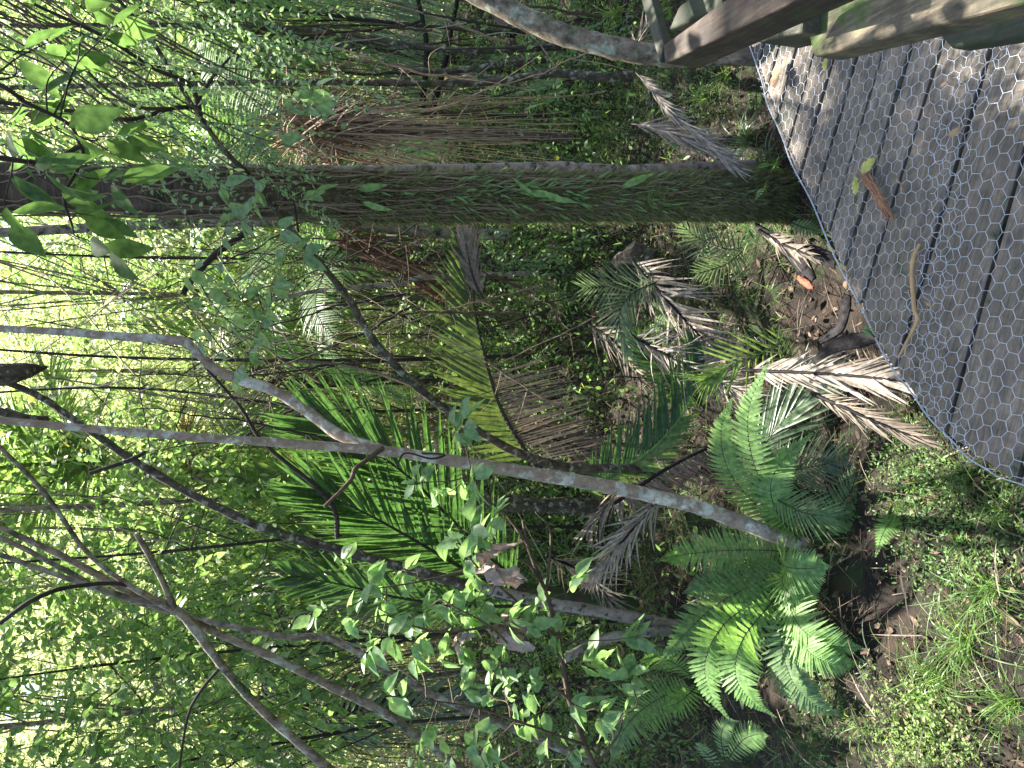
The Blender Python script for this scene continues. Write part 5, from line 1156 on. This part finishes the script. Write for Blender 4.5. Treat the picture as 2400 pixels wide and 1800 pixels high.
for q in range(16):
    x, y = RS.uniform(700, 1300), RS.uniform(-20, 250); Y_ = RS.uniform(3.3, 4.6); a = RS.normal(0, .35)
    L_ = RS.uniform(150, 380); pts = T3([(x + L_, y + a * L_ * .4, Y_ + .1), (x + L_ * .3, y + RS.uniform(-25, 25), Y_), (x - L_, y - a * L_ * .7, Y_ - .1)])
    t = thing('bare_twig_shrub', pts[0], 'bare brown stem in the dim thicket right of the hanging stalks', 'shrub', 'bare stems of the right hand thicket')
    mb = MB(); P = smooth(pts, 30) + np.cumsum(RS.randn(30, 3) * .004, 0); tube(mb, P, [RS.uniform(.004, .010), .002], 5, bump=.3)
    for k_ in range(6):
        j = RS.randint(5, 28); d = rnd_dirs(1)[0] * RS.uniform(.15, .45)
        tube(mb, smooth([P[j], P[j] + d * .5 + RS.randn(3) * .02, P[j] + d], 8), [.0025, .001], 4)
    mb.build('stem', M[['stem_dark', 'stem_brown', 'fibre'][q % 3]], t)

# ------------------------------------------------------------------ forest floor cover
def scatter_ground(n, xr, yr, dens=None, deck_margin=-.01):
    X = RS.uniform(*xr, n); Y = RS.uniform(*yr, n)
    keepv = np.abs(X) < .62 * Y + .5
    X, Y = X[keepv], Y[keepv]
    inside = in_deck(np.stack([X, Y], -1), deck_margin)
    X, Y = X[~inside], Y[~inside]
    return np.stack([X, Y, gz(X, Y)], -1)
bare = PZ(1940, 720, -.34); leafbare = PZ(2090, 1470, -.34)
# leaf litter
P_ = scatter_ground(9000, (-3.2, 3.2), (.6, 5.5)); n_ = len(P_); P_[:, 2] += RS.uniform(.0, .03, n_)
mb = MB(); D_ = rnd_dirs(n_); D_[:, 2] *= .3; S_ = np.cross(unit(D_), RS.randn(n_, 3) * .5 + [0, 0, 1]); ribbons(mb, P_, D_, S_, RS.uniform(.015, .05, n_), RS.uniform(.008, .022, n_), OV5, droop=-.15, fold=.3)
P2 = scatter_ground(5000, (-2.5, 2.5), (.6, 4.5)); n2 = len(P2); P2[:, 2] += RS.uniform(.0, .04, n2)
D2 = rnd_dirs(n2); D2[:, 2] *= .25; thin(mb, np.stack([P2, P2 + unit(D2) * RS.uniform(.03, .2, (n2, 1))], 1), RS.uniform(.0006, .002, (n2, 1)))
tag(mb.build('leaf_litter', M['litter']), 'brown leaf litter and twigs covering the forest floor', 'leaf litter', kind='stuff')
# straw coloured strands
P2 = scatter_ground(1500, (-2.6, 2.8), (1.2, 5.0)); n2 = len(P2); P2[:, 2] += RS.uniform(.01, .08, n2); mb = MB()
D2 = rnd_dirs(n2); D2[:, 2] = np.abs(D2[:, 2]) * .25; ribbons(mb, P2, D2, np.cross(unit(D2), rnd_dirs(n2)), RS.uniform(.06, .24, n2), RS.uniform(.002, .005, n2), LIN, droop=.25)
tag(mb.build('dry_strands', M['dead']), 'dry straw coloured palm strands strewn over the floor', 'dead leaves', kind='stuff')
# grass and herbs
def dist(P, q): return np.hypot(P[:, 0] - q[0], P[:, 1] - q[1])
P_ = scatter_ground(30000, (-3, 3), (.5, 4.5)); ns = .5 + .5 * np.sin(P_[:, 0] * 3.1 + 1.5) * np.sin(P_[:, 1] * 2.7) + RS.rand(len(P_)) * .6
edge_d = np.array([np.sqrt(((EDGE - p[:2]) ** 2).sum(1).min()) for p in P_])
P_ = P_[(ns > .55) | (edge_d < .12)]
P_ = P_[(dist(P_, bare) > .22) & (dist(P_, leafbare) > .30)]; n_ = len(P_)
mb = MB(); D_ = np.column_stack([RS.randn(n_) * .55, RS.randn(n_) * .55, np.ones(n_)]); ribbons(mb, P_, D_, np.cross(unit(D_), rnd_dirs(n_)), RS.uniform(.03, .15, n_), RS.uniform(.0015, .0035, n_), LIN, droop=RS.uniform(.1, .9, n_), fold=0)
tag(mb.build('grass', M['grass']), 'short thin green grass growing over the forest floor', 'grass', kind='stuff')
def carpet(cx, cy, r, n, size, mat, h=.03, zoff=0):
    X = cx + RS.randn(n) * r; Y = cy + RS.randn(n) * r; ok = ~in_deck(np.stack([X, Y], -1), -.015); X, Y = X[ok], Y[ok]; n = len(X)
    P = np.stack([X, Y, gz(X, Y) + RS.uniform(0, 1, n) ** 1.5 * h + zoff], -1); D = rnd_dirs(n, .4)
    ribbons(mbc, P, D, np.cross(D, RS.randn(n, 3) * .8 + [0, 0, 1]), size * RS.uniform(.5, 1.6, n), size * RS.uniform(.3, .7, n), OV5, fold=.2)
for (nm, mat, lab, patches) in [
 ('moss_carpet', 'moss_lime', 'yellow green moss and tiny herbs in cushions on the floor', [(1340, 200, 2400, .010, .08, .3), (1420, 330, 3200, .010, .10, .28), (1500, 230, 2200, .009, .05, .2), (1480, 1330, 900, .008, .04, .12), (2180, 1700, 900, .010, .08, .09), (2180, 1760, 700, .010, .08, .09), (1460, 570, 1200, .010, .05, .22), (1700, 1260, 600, .008, .03, .1)]),
 ('ground_herbs', 'herb', 'small round leaved green herbs creeping beside the boardwalk', [(2150, 1160, 1500, .011, .05, .13), (2250, 1300, 1300, .012, .04, .12), (2330, 1220, 900, .011, .04, .10), (2100, 1050, 700, .010, .05, .10), (2150, 1100, 900, .010, .06, .08), (1350, 120, 1500, .014, .10, .35), (1250, 620, 1600, .016, .15, .4), (1650, 620, 1000, .012, .05, .16), (1650, 240, 900, .012, .06, .16), (1980, 1700, 500, .012, .04, .14), (1700, 430, 900, .012, .07, .15)])]:
    mbc = MB()
    for (x, y, n_, sz, h, r_) in patches:
        p = PZ(x, y, -.32); carpet(p[0], p[1], r_, n_, sz, None, h)
    tag(mbc.build(nm, M[mat]), lab, 'ground cover', kind='stuff')
mbc = MB()
for (X, Y_, r_) in [(-1.6, 6, 1.2), (0.3, 6.5, 1.2), (2.2, 6.2, 1.2), (-2.6, 8, 1.6), (1, 9, 1.8), (3.5, 9, 1.8), (-.5, 4.9, .8), (1.6, 4.6, .7), (-1.8, 4.4, .7)]:
    carpet(X, Y_, r_, 3500, .035, None, .45)
tag(mbc.build('undergrowth', M['leaf_mid']), 'low tangled green undergrowth covering the floor of the middle distance', 'undergrowth', kind='stuff')

# sedge tufts
def tuft(x, y, n, L, label, mat='grass', z=-.33, wd=.0035, name='sedge_tuft', dr=.8, sprd=.55):
    p = PZ(x, y, z); p[2] = float(gz(p[0], p[1])); mb = MB(); B = p + RS.randn(n, 3) * [.012, .012, .002]
    th_ = RS.uniform(0, 6.28) + RS.randn(n) * 1.6; mg = .15 + np.abs(RS.randn(n)) * sprd * 1.5; D = np.column_stack([np.cos(th_) * mg, np.sin(th_) * mg, np.ones(n)])
    ribbons(mb, B, D, np.cross(unit(D), rnd_dirs(n)), RS.uniform(.6, 1.2, n) * L * 1.35, wd * .8 * RS.uniform(.6, 1.2, n), [.8, 1, 1, 1, .95, .9, .8, .7, .55, .35, .05], droop=RS.uniform(.5, dr * 1.7, n), fold=.3)
    return tag(mb.build(name, M[mat], base=p), label, 'sedge', 'sedge and grass tufts')
M['sedge'] = leafmat('sedge', (.17, .30, .05), (.09, .19, .035), trans=.4, rough=.35)
tuft(2290, 1500, 90, .26, 'bright arching sedge tuft on the ground below the near end of the boardwalk', 'sedge')
tuft(2200, 1580, 80, .26, 'bright sedge tuft with long curved blades beside the dark leaf litter', 'sedge')
tuft(2350, 1380, 70, .24, 'sedge tuft nearest to the boardwalk among the creeping herbs', 'sedge')
tuft(2380, 1640, 80, .25, 'sedge tuft at the lowest corner of the view', 'sedge')
tuft(2180, 1640, 60, .2, 'small sedge tuft above the pale yellow green herb', 'sedge')
tuft(2040, 1690, 60, .17, 'dark grass tuft below the low fern fronds', 'grass')
tuft(1960, 1650, 40, .14, 'sparse dark grass tuft under the lowest big fern frond', 'grass')
tuft(2080, 1560, 30, .14, 'feathery seedling tuft on the dark litter', 'palm_grey')
tuft(1660, 230, 80, .2, 'grass tuft behind the barrier corner', 'sedge')
tuft(1560, 40, 80, .26, 'bright strappy tuft above the corner of the barrier', 'palm_lime', wd=.007)
tuft(1440, 30, 70, .26, 'strappy yellow green tuft beside the leaning lichen trunk', 'palm_lime', wd=.008)
tuft(1830, 480, 60, .22, 'loose green tuft hugging the boardwalk side of the mossy trunk', 'sedge', wd=.005)
tuft(1800, 400, 60, .2, 'strappy grass tuft at the foot of the mossy trunk', 'palm_grey', wd=.008, dr=.5)
tuft(1740, 330, 50, .2, 'long bladed tuft between the mossy trunk and the boardwalk edge', 'palm_grey', wd=.007, dr=.5)
tuft(1700, 180, 60, .18, 'grass tuft just past the far edge of the boardwalk', 'grass')
tuft(2170, 960, 60, .12, 'fine grass tuft against the wire edge of the boardwalk', 'sedge')
tuft(2090, 960, 50, .14, 'fine green tuft between the tan frond and the herbs', 'sedge')
tuft(2260, 1120, 60, .13, 'small grass tuft under the curved near edge of the boardwalk', 'sedge')
tuft(2350, 1190, 60, .16, 'grass tuft tucked under the near end of the boardwalk edge', 'sedge')
# pale green bushy herb in the near left corner
hb = thing('bushy_herb', PZ(2210, 1740, -.33), 'low bushy herb with small pale yellow green leaves in the near left corner', 'herb')
mb = MB(); n_ = 120; O = np.array(hb.location) + RS.randn(n_, 3) * [.10, .10, .02] + [0, 0, .05]
sprays(mb, O, rnd_dirs(n_, 1.0), .07, 8, .014, .009, sag=.1, hang=-.2, rst=.0008, prof=OV5, flat=.6); mb.build('foliage', [M['moss_lime'], M['stem_brown']], hb)
print('objects', len(scene.objects), 'polys', sum(len(o.data.polygons) for o in scene.objects if o.type == 'MESH'))
